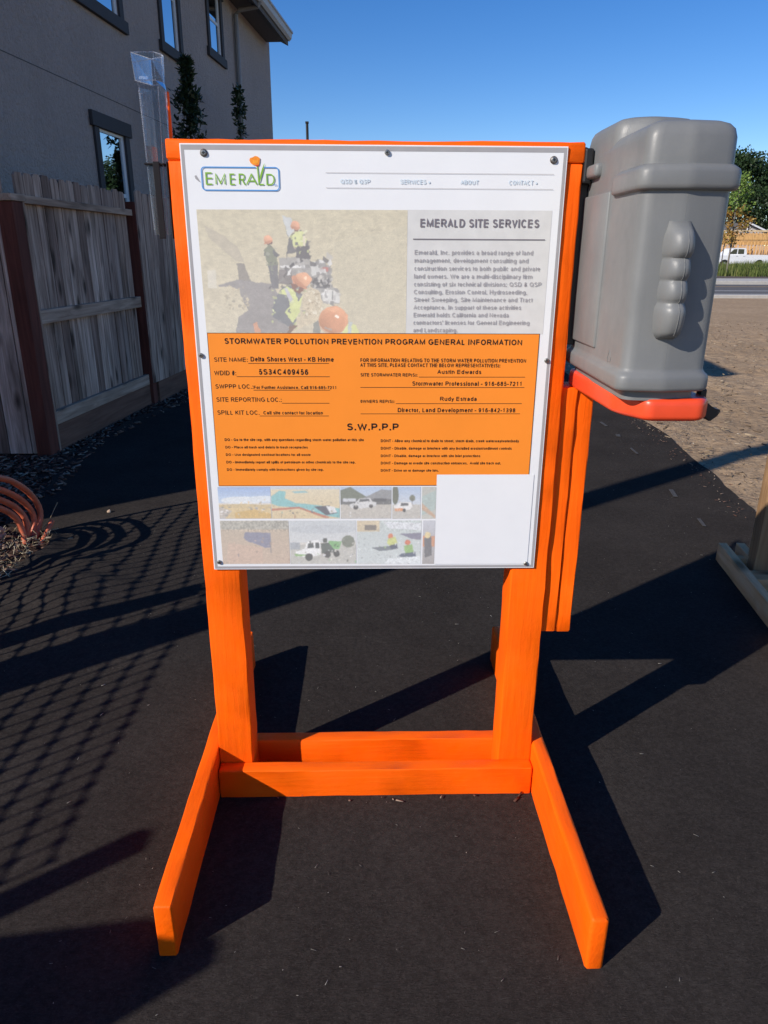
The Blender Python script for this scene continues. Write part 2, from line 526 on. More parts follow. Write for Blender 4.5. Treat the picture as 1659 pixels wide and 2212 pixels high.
Lpts = [(-1.6, -2.4), (-0.9, -2.3), (0.6, -2.2), (1.0, -1.95), (1.25, -1.80), (1.40, -1.69), (1.55, -1.62), (1.69, -1.607), (1.79, -1.62), (1.90, -1.72), (1.96, -1.87), (2.05, -1.98), (2.3, -2.02), (2.65, -2.0), (3.27, -2.10), (3.79, -2.12), (4.68, -2.03), (5.65, -1.80), (8, -1.5), (12, -1.0)]
Rpts = [(-1.6, 2.3), (0, 2.24), (2.19, 2.21), (2.61, 2.26), (3.24, 2.33), (4.07, 2.43), (4.7, 2.44), (7, 2.42), (12, 2.6)]
ysf = np.concatenate([np.arange(-1.6, 2.6, 0.025), np.arange(2.6, 12.01, 0.06)])
L = np.interp(ysf, [p[0] for p in Lpts], [p[1] for p in Lpts])
Rr = np.interp(ysf, [p[0] for p in Rpts], [p[1] for p in Rpts])
L = L + (vnoise(ysf * 0 + 3, ysf, 7, 5) - 0.5) * 0.05 + (vnoise(ysf * 0 + 3, ysf, 22, 6) - 0.5) * 0.03
Rr = Rr + (vnoise(ysf * 0 + 9, ysf, 3, 7) - 0.5) * 0.03 + (vnoise(ysf * 0 + 9, ysf, 15, 8) - 0.5) * 0.012
u = np.linspace(0, 1, 170)
X = L[:, None] + (Rr - L)[:, None] * u[None, :]
Y = np.repeat(ysf[:, None], len(u), 1)
e = np.minimum(X - L[:, None], 0.6)
wr = np.exp(-((X + 1.35) / 0.28) ** 2) * np.exp(-((Y - 1.25) / 0.38) ** 2)
Z = 0.003 + (vnoise(X, Y, 2.2, 9)) * 0.004 + wr * (0.012 + 0.035 * vnoise(X * 0.6 + Y * 0.5, Y * 1.3, 9, 10) + 0.02 * vnoise(X, Y, 5, 12))
lift = np.exp(-(e / 0.06) ** 2) * vnoise(X * 0, Y, 5, 13) * 0.03
Z = Z + lift
V = np.stack([X, Y, Z], -1).reshape(-1, 3)
nx, ny = len(u), len(ysf)
i = np.arange((ny - 1) * (nx - 1)); r_, c_ = i // (nx - 1), i % (nx - 1); a_ = r_ * nx + c_
path = raw_mesh('path', V, np.stack([a_, a_ + 1, a_ + 1 + nx, a_ + nx], -1), M_FABRIC, smooth=True)
tag(path, kind='structure')

def scatter_boxes(name, pts, lens, wids, ths, mat, tilt=0.35, label=None, cat=None, bend=0.0):
    """many small loose bits nobody could count, as one object"""
    n = len(pts)
    th = rng.random(n) * 2 * math.pi
    ti = (rng.random(n) - 0.5) * 2 * tilt
    V = []
    dx = np.stack([np.cos(th) * np.cos(ti), np.sin(th) * np.cos(ti), np.sin(ti)], -1)
    dy = np.stack([-np.sin(th), np.cos(th), np.zeros(n)], -1)
    dz = np.cross(dx, dy)
    P = np.asarray(pts)
    corners = []
    for sx, sy, sz in ((-1, -1, -1), (1, -1, -1), (1, 1, -1), (-1, 1, -1), (-1, -1, 1), (1, -1, 1), (1, 1, 1), (-1, 1, 1)):
        jit = 1 + (rng.random(n) - 0.5) * 0.5
        corners.append(P + dx * (sx * lens / 2)[:, None] + dy * (sy * wids / 2 * jit)[:, None] + dz * (sz * ths / 2)[:, None])
    V = np.stack(corners, 1).reshape(-1, 3)
    q = np.array([[0, 3, 2, 1], [4, 5, 6, 7], [0, 1, 5, 4], [1, 2, 6, 5], [2, 3, 7, 6], [3, 0, 4, 7]])
    Fq = (q[None] + (np.arange(n) * 8)[:, None, None]).reshape(-1, 4)
    o = raw_mesh(name, V, Fq, mat)
    tag(o, label, cat, kind='stuff')
    return o

# mulch chips in the strip between fence and fabric
n = 5200
py = 1.3 + rng.random(n) ** 1.1 * 7
lx = np.interp(py, [p[0] for p in Lpts], [p[1] for p in Lpts])
px = lx + 0.10 - rng.random(n) ** 0.8 * 0.75
k = (px < -1.3) & ((py > 2.05) | (rng.random(n) < .25))
pts = np.stack([px[k], py[k], 0.006 + rng.random(k.sum()) * 0.014], -1)
m_ = len(pts)
scatter_boxes('mulch_chips', pts, 0.02 + rng.random(m_) * 0.05, 0.006 + rng.random(m_) * 0.012, 0.003 + rng.random(m_) * 0.006, M_CHIP, 0.4, 'loose dark bark mulch chips along the foot of the fence', 'mulch')
# straw litter round the cable hole
n = 380
pts = np.stack([-1.66 - rng.random(n) ** 1.2 * 0.4 + 0.03, 1.30 + rng.random(n) * 0.62, 0.01 + rng.random(n) ** 2 * 0.05], -1)
scatter_boxes('straw_litter', pts, 0.015 + rng.random(n) * 0.05, 0.0012 + rng.random(n) * 0.0015, 0.0012 + rng.random(n) * 0.001, M_STRAW, 1.1, 'dry straw and stubble round the cable ends beside the fabric', 'straw')
# lint and specks on the fabric
n = 800
pts = np.stack([-1.4 + rng.random(n) * 3.5, -1.1 + rng.random(n) ** 1.3 * 5, np.full(n, 0.0095)], -1)
scatter_boxes('fabric_lint', pts, 0.002 + rng.random(n) ** 3 * 0.013, 0.0005 + rng.random(n) * 0.0008, np.full(n, 0.0006), M_LINT, 0.08, 'pale lint and straw specks strewn over the black fabric', 'lint')
# litter against the front rail and along the right edge of the fabric
n = 9
pts = np.stack([-0.40 + rng.random(n) ** 0.8 * 0.80, -0.045 - rng.random(n) ** 2 * 0.05, 0.010 + rng.random(n) * 0.004], -1)
n2 = 420
yy = 1.8 + rng.random(n2) * 5
xx = np.interp(yy, [p[0] for p in Rpts], [p[1] for p in Rpts]) + (rng.random(n2) - 0.62) * 0.30
pts = np.concatenate([pts, np.stack([xx, yy, 0.012 + rng.random(n2) * 0.01], -1)])
m_ = len(pts)
scatter_boxes('wood_litter', pts, 0.005 + rng.random(m_) ** 2 * 0.024, 0.0012 + rng.random(m_) * 0.004, 0.001 + rng.random(m_) * 0.003, M_CHIP, 0.2, 'bark and straw crumbs blown against the orange rail and fabric edge', 'litter')
# clods and stems on the dirt
n = 5200
yy = 1.5 + rng.random(n) ** 1.3 * 13
xx = 2.35 + rng.random(n) * (1.5 + yy * 0.45)
pts = np.stack([xx, yy, rng.random(n) * 0.015], -1)
scatter_boxes('dirt_debris', pts, 0.01 + rng.random(n) ** 2 * 0.07, 0.002 + rng.random(n) ** 3 * 0.010, 0.002 + rng.random(n) ** 3 * 0.010, M_TWIG, 0.3, 'straw stems and small clods scattered across the bare dirt lot', 'debris')

# street beyond the dirt
def sheet(name, x0, x1, y0, y1, z, mat):
    o = MB(); o.poly([(x0, y0, z), (x1, y0, z), (x1, y1, z), (x0, y1, z)])
    return o.build(name, mat)
tag(sheet('road', -150, 200, 23.7, 34.6, 0.004, M_ASPHALT), kind='structure')
for y0, y1, mt, nm in ((25.62, 25.80, M_WHITELINE, 'bike_lane_line'), (28.1, 28.32, M_WHITELINE, 'bike_lane_line'), (31.9, 32.15, M_YELLOWLINE, 'centre_line')):
    tag(sheet(nm, -150, 200, y0, y1, 0.009, mt), kind='structure')
o = MB(); o.box((-150, 34.6, -0.1), (200, 38.4, 0.17), 0.02); tag(o.build('pavement', M_CONC), kind='structure')
o = MB(); o.box((-150, 23.35, -0.1), (200, 23.62, 0.10), 0.02); tag(o.build('kerb', M_CONC), kind='structure')
o = MB(); o.box((-150, 38.4, -0.1), (200, 70.0, 0.16)); tag(o.build('planting_strip', M_SOIL), kind='structure')
tag(sheet('car_park', -150, 200, 70.0, 82, 0.006, M_ASPHALT), kind='structure')

# grass and ground cover on the planting strip
def blades(name, cx, cy, cz, hh, wd, mat):
    n = len(cx)
    th = rng.random(n) * 2 * math.pi
    le = (rng.random(n) - 0.5) * 0.9 * hh
    dx, dy = np.cos(th), np.sin(th)
    A = np.stack([cx - dx * wd, cy - dy * wd, cz], -1); B = np.stack([cx + dx * wd, cy + dy * wd, cz], -1)
    T = np.stack([cx - dy * le, cy + dx * le, cz + hh], -1)
    V = np.stack([A, B, T], 1).reshape(-1, 3)
    return raw_mesh(name, V, np.arange(3 * n).reshape(-1, 3), mat)
tc_ = [(rng.uniform(14, 36), rng.uniform(42.5, 66), rng.uniform(0.35, 0.9)) for _ in range(210)]
cx, cy, ch = [], [], []
for (x, y, h) in tc_:
    kx = 90
    cx.append(rng.normal(x, 0.55, kx)); cy.append(rng.normal(y, 0.5, kx)); ch.append(h * (0.5 + rng.random(kx) * 0.6))
n = 9000
cx.append(rng.uniform(13, 38, n)); cy.append(rng.uniform(43.5, 69.5, n)); ch.append(0.15 + rng.random(n) * 0.3)
cx, cy, ch = map(np.concatenate, (cx, cy, ch))
tag(blades('grass', cx, cy, np.full(len(cx), 0.14), ch, 0.035, M_GRASS), 'tufted green and straw grass on the strip beyond the street', 'grass', kind='stuff')

# ------------------------------------------------------------------ the sign stand
W2 = 0.4222
stand = tag(empty('sign_stand'), 'bright orange painted timber stand carrying the stormwater notice board', 'sign stand')
def lumber(name, a, b, axis, parent=stand, mat=None, bevel=0.004, jit=0.0012):
    o = MB()
    a, b = Vector(a), Vector(b)
    o.box(a, b, bevel, seg=3)
    ax = 'xyz'.index(axis)
    ln = b[ax] - a[ax]
    nseg = max(2, int(ln / 0.05))
    for k in range(1, nseg):
        co = Vector((0, 0, 0)); co[ax] = a[ax] + ln * k / nseg
        nrm = Vector((0, 0, 0)); nrm[ax] = 1
        bmesh.ops.bisect_plane(o.bm, geom=o.bm.verts[:] + o.bm.edges[:] + o.bm.faces[:], plane_co=co, plane_no=nrm)
    rr = random.Random(hash((round(a.x, 3), round(a.y, 3), round(b.z, 3))) & 0xffff)
    for vtx in o.bm.verts:
        for q in range(3):
            if q != ax: vtx.co[q] += (rr.random() - 0.5) * 2 * jit
    c = (a + b) / 2
    for vtx in o.bm.verts: vtx.co -= c
    ob = o.build(name, mat or PAINT[axis], parent)
    ob.location = c
    auto_smooth(ob, 40)
    return ob
for s in (-1, 1):
    x0, x1 = sorted((s * W2, s * (W2 - 0.089)))
    lumber('post', (x0, 0, 0), (x1, 0.089, 1.5655), 'z')
lumber('top_rail', (-W2 - 0.002, -0.002, 1.5665), (W2 + 0.002, 0.091, 1.6045), 'x')
lumber('front_rail', (-W2 + 0.002, -0.0385, 0.002), (W2 - 0.002, -0.0008, 0.0890), 'x')
lumber('back_rail', (-W2 + 0.002, 0.0900, 0.002), (W2 - 0.002, 0.128, 0.0890), 'x')
lumber('foot', (-W2 - 0.0385, -0.504, 0.001), (-W2 - 0.0008, 0.626, 0.1405), 'y', bevel=0.005)
lumber('foot', (W2 + 0.0008, -0.552, 0.001), (W2 + 0.0385, 0.655, 0.1405), 'y', bevel=0.008)
lumber('side_board', (W2 + 0.0012, 0.012, 0.476), (W2 + 0.0385, 0.100, 1.1040), 'z')
lumber('side_board', (W2 + 0.0405, 0.018, 0.472), (W2 + 0.0785, 0.106, 1.1000), 'z')
lumber('gauge_batten', (-W2 - 0.0100, 0.068, 1.40), (-W2 - 0.0030, 0.075, 1.700), 'z', bevel=0.0015, jit=0.0004)

# --- notice board (local mm coordinates: x from centre, z up from the bottom edge)
SX, ZB, BW, BH = -0.0036, 0.6644, 0.7824, 0.9315
def bp(x, z, y):                      # a point on the board face
    return (SX + x / 1000, y, ZB + z / 1000)
bd = MB()
bd.box((SX - BW / 2, -0.0065, ZB), (SX + BW / 2, -0.0025, ZB + BH), 0.0008)
board = bd.build('notice_board', M_WHITE, stand)
YF = -0.0065
def rect(mb, x0, z0, x1, z1, y, mi=0):
    mb.poly([bp(x0, z0, y), bp(x1, z0, y), bp(x1, z1, y), bp(x0, z1, y)], mi)
hw, H = BW * 500, BH * 1000
e1, e2 = 2.5, 8.5
b = MB()
rect(b, -hw + e1, e1, hw - e1, e2, YF - 0.0003); rect(b, -hw + e1, H - e2 - 3, hw - e1, H - e1, YF - 0.0003)
rect(b, -hw + e1, e2, -hw + e2, H - e2 - 3, YF - 0.0003); rect(b, hw - e2, e2, hw - e1, H - e2 - 3, YF - 0.0003)
b.build('border', M_GREYEDGE, board, recalc=False)

# lettering: each glyph is drawn from its pen strokes (cap height 1, x height .72)
def arc(cx, cy, rx, ry, a0, a1, n=10):
    return [(cx + rx * math.cos(R(a0 + (a1 - a0) * k / n)), cy + ry * math.sin(R(a0 + (a1 - a0) * k / n))) for k in range(n + 1)]
def ellipse(cx, cy, rx, ry): return arc(cx, cy, rx, ry, 0, 360, 18)
def S_(h, x=1.0): return [arc(.5, .76 * h, .44, .24 * h, 25, 270, 11) + arc(.5, .26 * h, .5, .26 * h, 90, -155, 11)[1:]]
HOOK = lambda cx, w_, h: arc(cx, h, w_, .72 - h, 180, 0, 9)
GLY = {
 'A': [[(0, 0), (.5, 1), (1, 0)], [(.17, .34), (.83, .34)]], 'B': [[(0, 0), (0, 1)], [(0, 1), (.62, 1)] + arc(.62, .77, .30, .23, 90, -90) + [(0, .54)], [(.62, .54)] + arc(.66, .27, .34, .27, 90, -90) + [(0, 0)]],
 'C': [arc(.52, .5, .52, .5, 42, 318, 16)], 'D': [[(0, 0), (0, 1), (.45, 1)] + arc(.45, .5, .55, .5, 90, -90, 14) + [(0, 0)]], 'E': [[(1, 1), (0, 1), (0, 0), (1, 0)], [(0, .53), (.93, .53)]], 'F': [[(1, 1), (0, 1), (0, 0)], [(0, .51), (.86, .51)]],
 'G': [arc(.5, .5, .5, .5, 42, 322, 16) + [(1, .2), (1, .46), (.56, .46)]], 'H': [[(0, 0), (0, 1)], [(1, 0), (1, 1)], [(0, .53), (1, .53)]], 'I': [[(.5, 0), (.5, 1)]], 'J': [[(1, 1), (1, .3)] + arc(.5, .3, .5, .3, 0, -180)],
 'K': [[(0, 0), (0, 1)], [(1, 1), (0, .34)], [(.32, .56), (1, 0)]], 'L': [[(0, 1), (0, 0), (1, 0)]], 'M': [[(0, 0), (0, 1), (.5, .08), (1, 1), (1, 0)]], 'N': [[(0, 0), (0, 1), (1, 0), (1, 1)]], 'O': [ellipse(.5, .5, .5, .5)],
 'P': [[(0, 0), (0, 1), (.62, 1)] + arc(.64, .73, .36, .27, 90, -90) + [(0, .46)]], 'Q': [ellipse(.5, .5, .5, .5), [(.60, .26), (1, -.04)]], 'R': [[(0, 0), (0, 1), (.62, 1)] + arc(.62, .74, .34, .26, 90, -90) + [(0, .48)], [(.5, .48), (1, 0)]],
 'S': S_(1), 'T': [[(0, 1), (1, 1)], [(.5, 1), (.5, 0)]], 'U': [[(0, 1), (0, .38)] + arc(.5, .38, .5, .38, 180, 360) + [(1, 1)]], 'V': [[(0, 1), (.5, 0), (1, 1)]], 'W': [[(0, 1), (.25, 0), (.5, .96), (.75, 0), (1, 1)]],
 'X': [[(0, 0), (1, 1)], [(0, 1), (1, 0)]], 'Y': [[(0, 1), (.5, .46), (1, 1)], [(.5, .46), (.5, 0)]], 'Z': [[(0, 1), (1, 1), (0, 0), (1, 0)]],
 '0': [ellipse(.5, .5, .5, .5)], '1': [[(.12, .76), (.56, 1), (.56, 0)]], '2': [arc(.5, .70, .46, .30, 165, -35) + [(0, 0), (1, 0)]], '3': [arc(.46, .76, .42, .24, 155, -90), arc(.46, .27, .5, .27, 90, -160), [(.34, .52), (.5, .52)]],
 '4': [[(.74, 0), (.74, 1), (0, .30), (1, .30)]], '5': [[(.92, 1), (.2, 1), (.1, .5)] + arc(.48, .32, .5, .33, 140, -155)], '6': [ellipse(.5, .31, .5, .31), [(.01, .34), (.06, .66), (.24, .93), (.52, 1), (.76, .96), (.92, .82)]],
 '7': [[(0, 1), (1, 1), (.55, .45), (.36, 0)]], '8': [ellipse(.5, .76, .42, .24), ellipse(.5, .27, .5, .27)], '9': [ellipse(.5, .69, .5, .31), [(.99, .66), (.94, .34), (.76, .07), (.48, 0), (.24, .04), (.08, .18)]],
 'a': [arc(.46, .48, .44, .24, 165, 0) + [(.90, .12), (1, 0)], [(.9, .43), (.4, .38)] + arc(.36, .19, .36, .19, 90, 270) + [(.62, .03), (.9, .22)]], 'b': [[(0, 0), (0, 1)], ellipse(.5, .36, .5, .36)], 'c': [arc(.52, .36, .52, .36, 48, 312, 14)], 'd': [[(1, 0), (1, 1)], ellipse(.5, .36, .5, .36)],
 'e': [[(.02, .37), (.99, .37)] + arc(.5, .36, .5, .36, 3, 318, 15)], 'f': [[(.38, 0), (.38, .80)] + arc(.75, .80, .37, .2, 180, 85, 6), [(0, .70), (.95, .70)]], 'g': [ellipse(.5, .36, .5, .36), [(1, .72), (1, -.04)] + arc(.5, -.04, .5, .23, 0, -155)],
 'h': [[(0, 0), (0, 1)], [(0, .40)] + HOOK(.5, .5, .42) + [(1, 0)]], 'i': [[(.5, 0), (.5, .72)], [(.5, .985), (.5, 1.0)]], 'j': [[(.7, .72), (.7, -.1), (.5, -.27), (.1, -.27)], [(.7, .985), (.7, 1)]], 'k': [[(0, 0), (0, 1)], [(.95, .72), (0, .22)], [(.36, .42), (1, 0)]], 'l': [[(.5, 0), (.5, 1)]],
 'm': [[(0, 0), (0, .72)], [(0, .44)] + HOOK(.25, .25, .46) + [(.5, 0)], [(.5, .44)] + HOOK(.75, .25, .46) + [(1, 0)]], 'n': [[(0, 0), (0, .72)], [(0, .40)] + HOOK(.5, .5, .42) + [(1, 0)]], 'o': [ellipse(.5, .36, .5, .36)], 'p': [[(0, -.27), (0, .72)], ellipse(.5, .36, .5, .36)], 'q': [[(1, -.27), (1, .72)], ellipse(.5, .36, .5, .36)],
 'r': [[(.12, 0), (.12, .72)], [(.12, .38)] + arc(.85, .40, .73, .32, 175, 82, 6)], 's': S_(.72), 't': [[(.42, .94), (.42, .16)] + arc(.74, .16, .32, .16, 180, 272, 6), [(0, .70), (.98, .70)]], 'u': [[(0, .72), (0, .28)] + arc(.5, .28, .5, .28, 180, 360) , [(1, .72), (1, 0)]], 'v': [[(0, .72), (.5, 0), (1, .72)]],
 'w': [[(0, .72), (.25, 0), (.5, .68), (.75, 0), (1, .72)]], 'x': [[(0, 0), (1, .72)], [(0, .72), (1, 0)]], 'y': [[(0, .72), (.52, 0)], [(1, .72), (.46, -.14), (.28, -.27), (.06, -.27)]], 'z': [[(0, .72), (1, .72), (0, 0), (1, 0)]],
 '.': [[(.5, 0), (.5, .025)]], ',': [[(.5, .10), (.5, -.04), (.3, -.18)]], ':': [[(.5, 0), (.5, .02)], [(.5, .62), (.5, .64)]], ';': [[(.5, .10), (.5, -.04), (.3, -.18)], [(.5, .62), (.5, .64)]], '-': [[(0, .37), (1, .37)]], '/': [[(0, -.02), (1, 1.02)]],
 '(': [arc(1.1, .38, 1.0, .66, 125, 235, 8)], ')': [arc(-.1, .38, 1.0, .66, 55, -55, 8)], '#': [[(.22, 0), (.38, 1)], [(.62, 0), (.78, 1)], [(.02, .68), (1, .68)], [(0, .32), (.98, .32)]], "'": [[(.5, .74), (.5, 1)]],
 '&': [[(1, 0), (.28, .70)] + arc(.46, .83, .22, .17, 200, -30, 9) + [(.16, .40)] + arc(.36, .23, .34, .23, 140, 290, 9) + [(.92, .42)]], '»': [[(.05, .62), (.42, .36), (.05, .1)], [(.55, .62), (.95, .36), (.55, .1)]]}
ADV = dict(zip("ABCDEFGHIJKLMNOPQRSTUVWXYZ", (667, 667, 722, 722, 667, 611, 778, 722, 278, 500, 667, 556, 833, 722, 778, 667, 778, 722, 667, 611, 722, 667, 944, 667, 667, 611)))
ADV.update(zip("abcdefghijklmnopqrstuvwxyz", (556, 556, 500, 556, 556, 278, 556, 556, 222, 222, 500, 222, 833, 556, 556, 556, 556, 333, 500, 278, 556, 500, 722, 500, 500, 500)))
ADV.update({c_: 556 for c_ in '0123456789#»'}); ADV.update({' ': 278, '.': 278, ',': 278, ':': 278, ';': 278, '-': 333, '/': 278, '(': 333, ')': 333, "'": 191, '&': 667})
def stroke(pts, hwid):
    n = len(pts)
    closed = n > 4 and abs(pts[0][0] - pts[-1][0]) + abs(pts[0][1] - pts[-1][1]) < 1e-6
    Lf, Rt = [], []
    for i in range(n):
        x, z = pts[i]
        pa = pts[i - 1] if i > 0 else (pts[-2] if closed else None)
        pb = pts[i + 1] if i < n - 1 else (pts[1] if closed else None)
        d = []
        for a, b_ in ((pa, pts[i]), (pts[i], pb)):
            if a is None or b_ is None: continue
            dx, dz = b_[0] - a[0], b_[1] - a[1]; l_ = math.hypot(dx, dz)
            if l_ > 1e-9: d.append((dx / l_, dz / l_))
        if not d: d = [(1, 0)]
        nx, nz = -sum(q_[1] for q_ in d), sum(q_[0] for q_ in d)
        l_ = math.hypot(nx, nz)
        if l_ < 1e-6: nx, nz, l_ = -d[0][1], d[0][0], 1
        nx, nz = nx / l_, nz / l_
        c_ = max(.5, abs(nx * -d[0][1] + nz * d[0][0]))
        k_ = hwid / c_
        Lf.append((x + nx * k_, z + nz * k_)); Rt.append((x - nx * k_, z - nz * k_))
    return Lf, Rt
LAYER = [0]
def put_text(mb, body, x0, z0, x1, z1, y, wt=0.16, mi=0, place=None):
    """set a line so that its ink spans x0..x1, baseline z0, cap line z1; wt = stroke weight"""
    cap = z1 - z0
    st = cap * wt * 1.12
    tot = sum(ADV[c_] for c_ in body)
    f = (x1 - x0) / (tot - 130)
    pen = x0 - 65 * f
    for ch in body:
        wd = ADV[ch] * f
        if ch in GLY:
            sb = 68 * f if ADV[ch] > 300 else 40 * f
            if ch in 'AVWXYvwxyTkfrt-': sb *= .55
            gx0_, gx1_ = pen + sb + st / 2, pen + wd - sb - st / 2
            if gx1_ < gx0_: gx0_ = gx1_ = pen + wd / 2
            for sgm in GLY[ch]:
                pts_ = [(gx0_ + (gx1_ - gx0_) * a, z0 + st / 2 + b_ * (cap - st)) for a, b_ in sgm]
                if len(pts_) == 2 and ch not in 'AVWXYZKkvwxyzNM/': # butt ends reach the line
                    (xa, za), (xb, zb_) = pts_
                    l_ = math.hypot(xb - xa, zb_ - za) + 1e-9; ex = (xb - xa) / l_ * st / 2; ez = (zb_ - za) / l_ * st / 2
                    pts_ = [(xa - ex, za - ez), (xb + ex, zb_ + ez)]
                Lf, Rt = stroke(pts_, st / 2)
                LAYER[0] = (LAYER[0] + 1) % 6
                yy_ = y - LAYER[0] * 1.2e-5
                pl_ = place or (lambda a, b_: bp(a, b_, yy_))
                V1 = [mb.bm.verts.new(pl_(*q_)) for q_ in Lf]; V2 = [mb.bm.verts.new(pl_(*q_)) for q_ in Rt]
                for i in range(len(V1) - 1):
                    try: mb.bm.faces.new((V1[i], V1[i + 1], V2[i + 1], V2[i])).material_index = mi
                    except ValueError: pass
        pen += wd

# printed pictures: colours painted into a fine grid of faces
class Pic:
    sat, fade = 0.85, 0.20
    soft, grain = 2, .22
    def clutter(s, n, x0, y0, x1, y1, pal, sz, seed):
        r = random.Random(seed)
        for k in range(n):
            x, y = x0 + (x1 - x0) * r.random(), y0 + (y1 - y0) * r.random()
            w_, h_ = sz * (.4 + r.random()), sz * (.3 + .7 * r.random()); a_ = r.random() * 3.1
            c_, q_ = math.cos(a_), math.sin(a_)
            s.poly([(x + (u_ * w_ * c_ - v_ * h_ * q_), y + (u_ * w_ * q_ + v_ * h_ * c_) * s.w / s.h) for u_, v_ in ((-.5, -.5), (.5, -.3), (.45, .5), (-.4, .4))], r.choice(pal), .55 + .4 * r.random())
    def streaks(s, n, x0, y0, x1, y1, seed, ln=9, amt=.22, slope=.35):
        r = np.random.default_rng(seed); hh, ww = s.x.shape
        for k in range(n):
            cx_, cy_ = (x0 + (x1 - x0) * r.random()) * ww, (y0 + (y1 - y0) * r.random()) * hh
            a_ = slope + r.normal() * .5; l_ = ln * (.4 + r.random()); f_ = 1 + r.choice((-1, 1)) * amt * r.random()
            t_ = np.arange(0, l_); ix = (cx_ + np.cos(a_) * t_).astype(int); iy = (cy_ + np.sin(a_) * t_).astype(int)
            ok = (ix >= 0) & (ix < ww) & (iy >= 0) & (iy < hh)
            s.a[iy[ok], ix[ok]] *= f_
    def __init__(s, w, h, bg, ss=2):
        s.w, s.h, s.ss = w, h, ss
        s.a = np.tile(np.array(s2l(bg)), (h * ss, w * ss, 1))
        yy, xx = np.mgrid[0:h * ss, 0:w * ss]
        s.x = (xx + 0.5) / (w * ss); s.y = (yy + 0.5) / (h * ss)
        asp = w / h
        s.x = s.x + (vnoise(s.x * asp, s.y, 38, 3) - .5) * .010 / asp + (vnoise(s.x * asp, s.y, 90, 4) - .5) * .006 / asp
        s.y = s.y + (vnoise(s.x * asp, s.y, 34, 5) - .5) * .010 + (vnoise(s.x * asp, s.y, 80, 6) - .5) * .006
        s.tx = .86 + .28 * vnoise(s.x * asp, s.y, 22, 7) * .6 + .28 * vnoise(s.x * asp, s.y, 60, 8) * .4
    def blend(s, mask, col, al=1.0):
        m = (mask * al)[..., None]
        s.a = s.a * (1 - m) + np.clip(np.array(s2l(col)) * s.tx[..., None], 0, 1) * m
    def poly(s, pts, col, al=1.0):
        m = np.zeros(s.x.shape, bool)
        n = len(pts)
        for i in range(n):
            x0, y0 = pts[i]; x1, y1 = pts[(i + 1) % n]
            if y0 == y1: continue
            c = ((y0 > s.y) != (y1 > s.y)) & (s.x < (x1 - x0) * (s.y - y0) / (y1 - y0) + x0)
            m ^= c
        s.blend(m.astype(float), col, al)
    def ell(s, cx, cy, rx, ry, col, al=1.0):
        s.blend(((((s.x - cx) / rx) ** 2 + ((s.y - cy) / ry) ** 2) < 1).astype(float), col, al)
    def rect(s, x0, y0, x1, y1, col, al=1.0):
        s.blend(((s.x > x0) & (s.x < x1) & (s.y > y0) & (s.y < y1)).astype(float), col, al)
    def grad(s, y0, y1, c0, c1):
        t = np.clip((s.y - y0) / (y1 - y0), 0, 1)[..., None]
        m = ((s.y >= y0) & (s.y <= y1))[..., None]
        s.a = np.where(m, np.array(s2l(c0)) * (1 - t) + np.array(s2l(c1)) * t, s.a)
    def speck(s, amt, seed=0, x0=0, y0=0, x1=1, y1=1, size=1):
        r = np.random.default_rng(seed)
        hh, ww = s.x.shape
        g = r.random((hh // size + 1, ww // size + 1)).repeat(size, 0).repeat(size, 1)[:hh, :ww]
        k = ((s.x > x0) & (s.x < x1) & (s.y > y0) & (s.y < y1)).astype(float)
        s.a = np.clip(s.a * (1 + (g - 0.5) * 2 * amt * k)[..., None], 0, 1)
    def out(s):
        for k in range(s.soft):      # soften like a real print
            s.a = (s.a + np.roll(s.a, 1, 0) + np.roll(s.a, -1, 0) + np.roll(s.a, 1, 1) + np.roll(s.a, -1, 1)) / 5
        r = np.random.default_rng(77)
        s.a = s.a * (1 + (r.random(s.x.shape) - .5) * s.grain)[..., None]
        g = s.a.mean(-1, keepdims=True)
        a = (g + (s.a - g) * s.sat) * (1 - s.fade) + np.array((.70, .69, .66)) * s.fade
        return a.reshape(s.h, s.ss, s.w, s.ss, 3).mean((1, 3))
m = N('printed_photo')
at = m.n('ShaderNodeAttribute', attribute_name='print')
m.set(at.outputs['Color'], 0.4, 0.35)
M_PRINT = m.m
def pic_mesh(name, pic, tl, tr, br, bl, y, parent=None):
    img = pic.out()
    h, w_ = img.shape[:2]
    U, Vv = np.meshgrid(np.linspace(0, 1, w_ + 1), np.linspace(0, 1, h + 1))
    tl, tr, br, bl = map(np.array, (tl, tr, br, bl))
    P = tl * ((1 - U) * (1 - Vv))[..., None] + tr * (U * (1 - Vv))[..., None] + br * (U * Vv)[..., None] + bl * ((1 - U) * Vv)[..., None]
    V3 = np.stack([SX + P[..., 0] / 1000, np.full(U.shape, y), ZB + P[..., 1] / 1000], -1).reshape(-1, 3)
    i = np.arange(h * w_); r, c = i // w_, i % w_
    a = r * (w_ + 1) + c
    o = raw_mesh(name, V3, np.stack([a, a + w_ + 1, a + w_ + 2, a + 1], -1), M_PRINT, parent)
    at = o.data.attributes.new('print', 'FLOAT_COLOR', 'FACE')
    rgba = np.ones((h * w_, 4), np.float32); rgba[:, :3] = img.reshape(-1, 3)
    at.data.foreach_set('color', rgba.ravel())
    return o

YP1 = YF - 0.0004
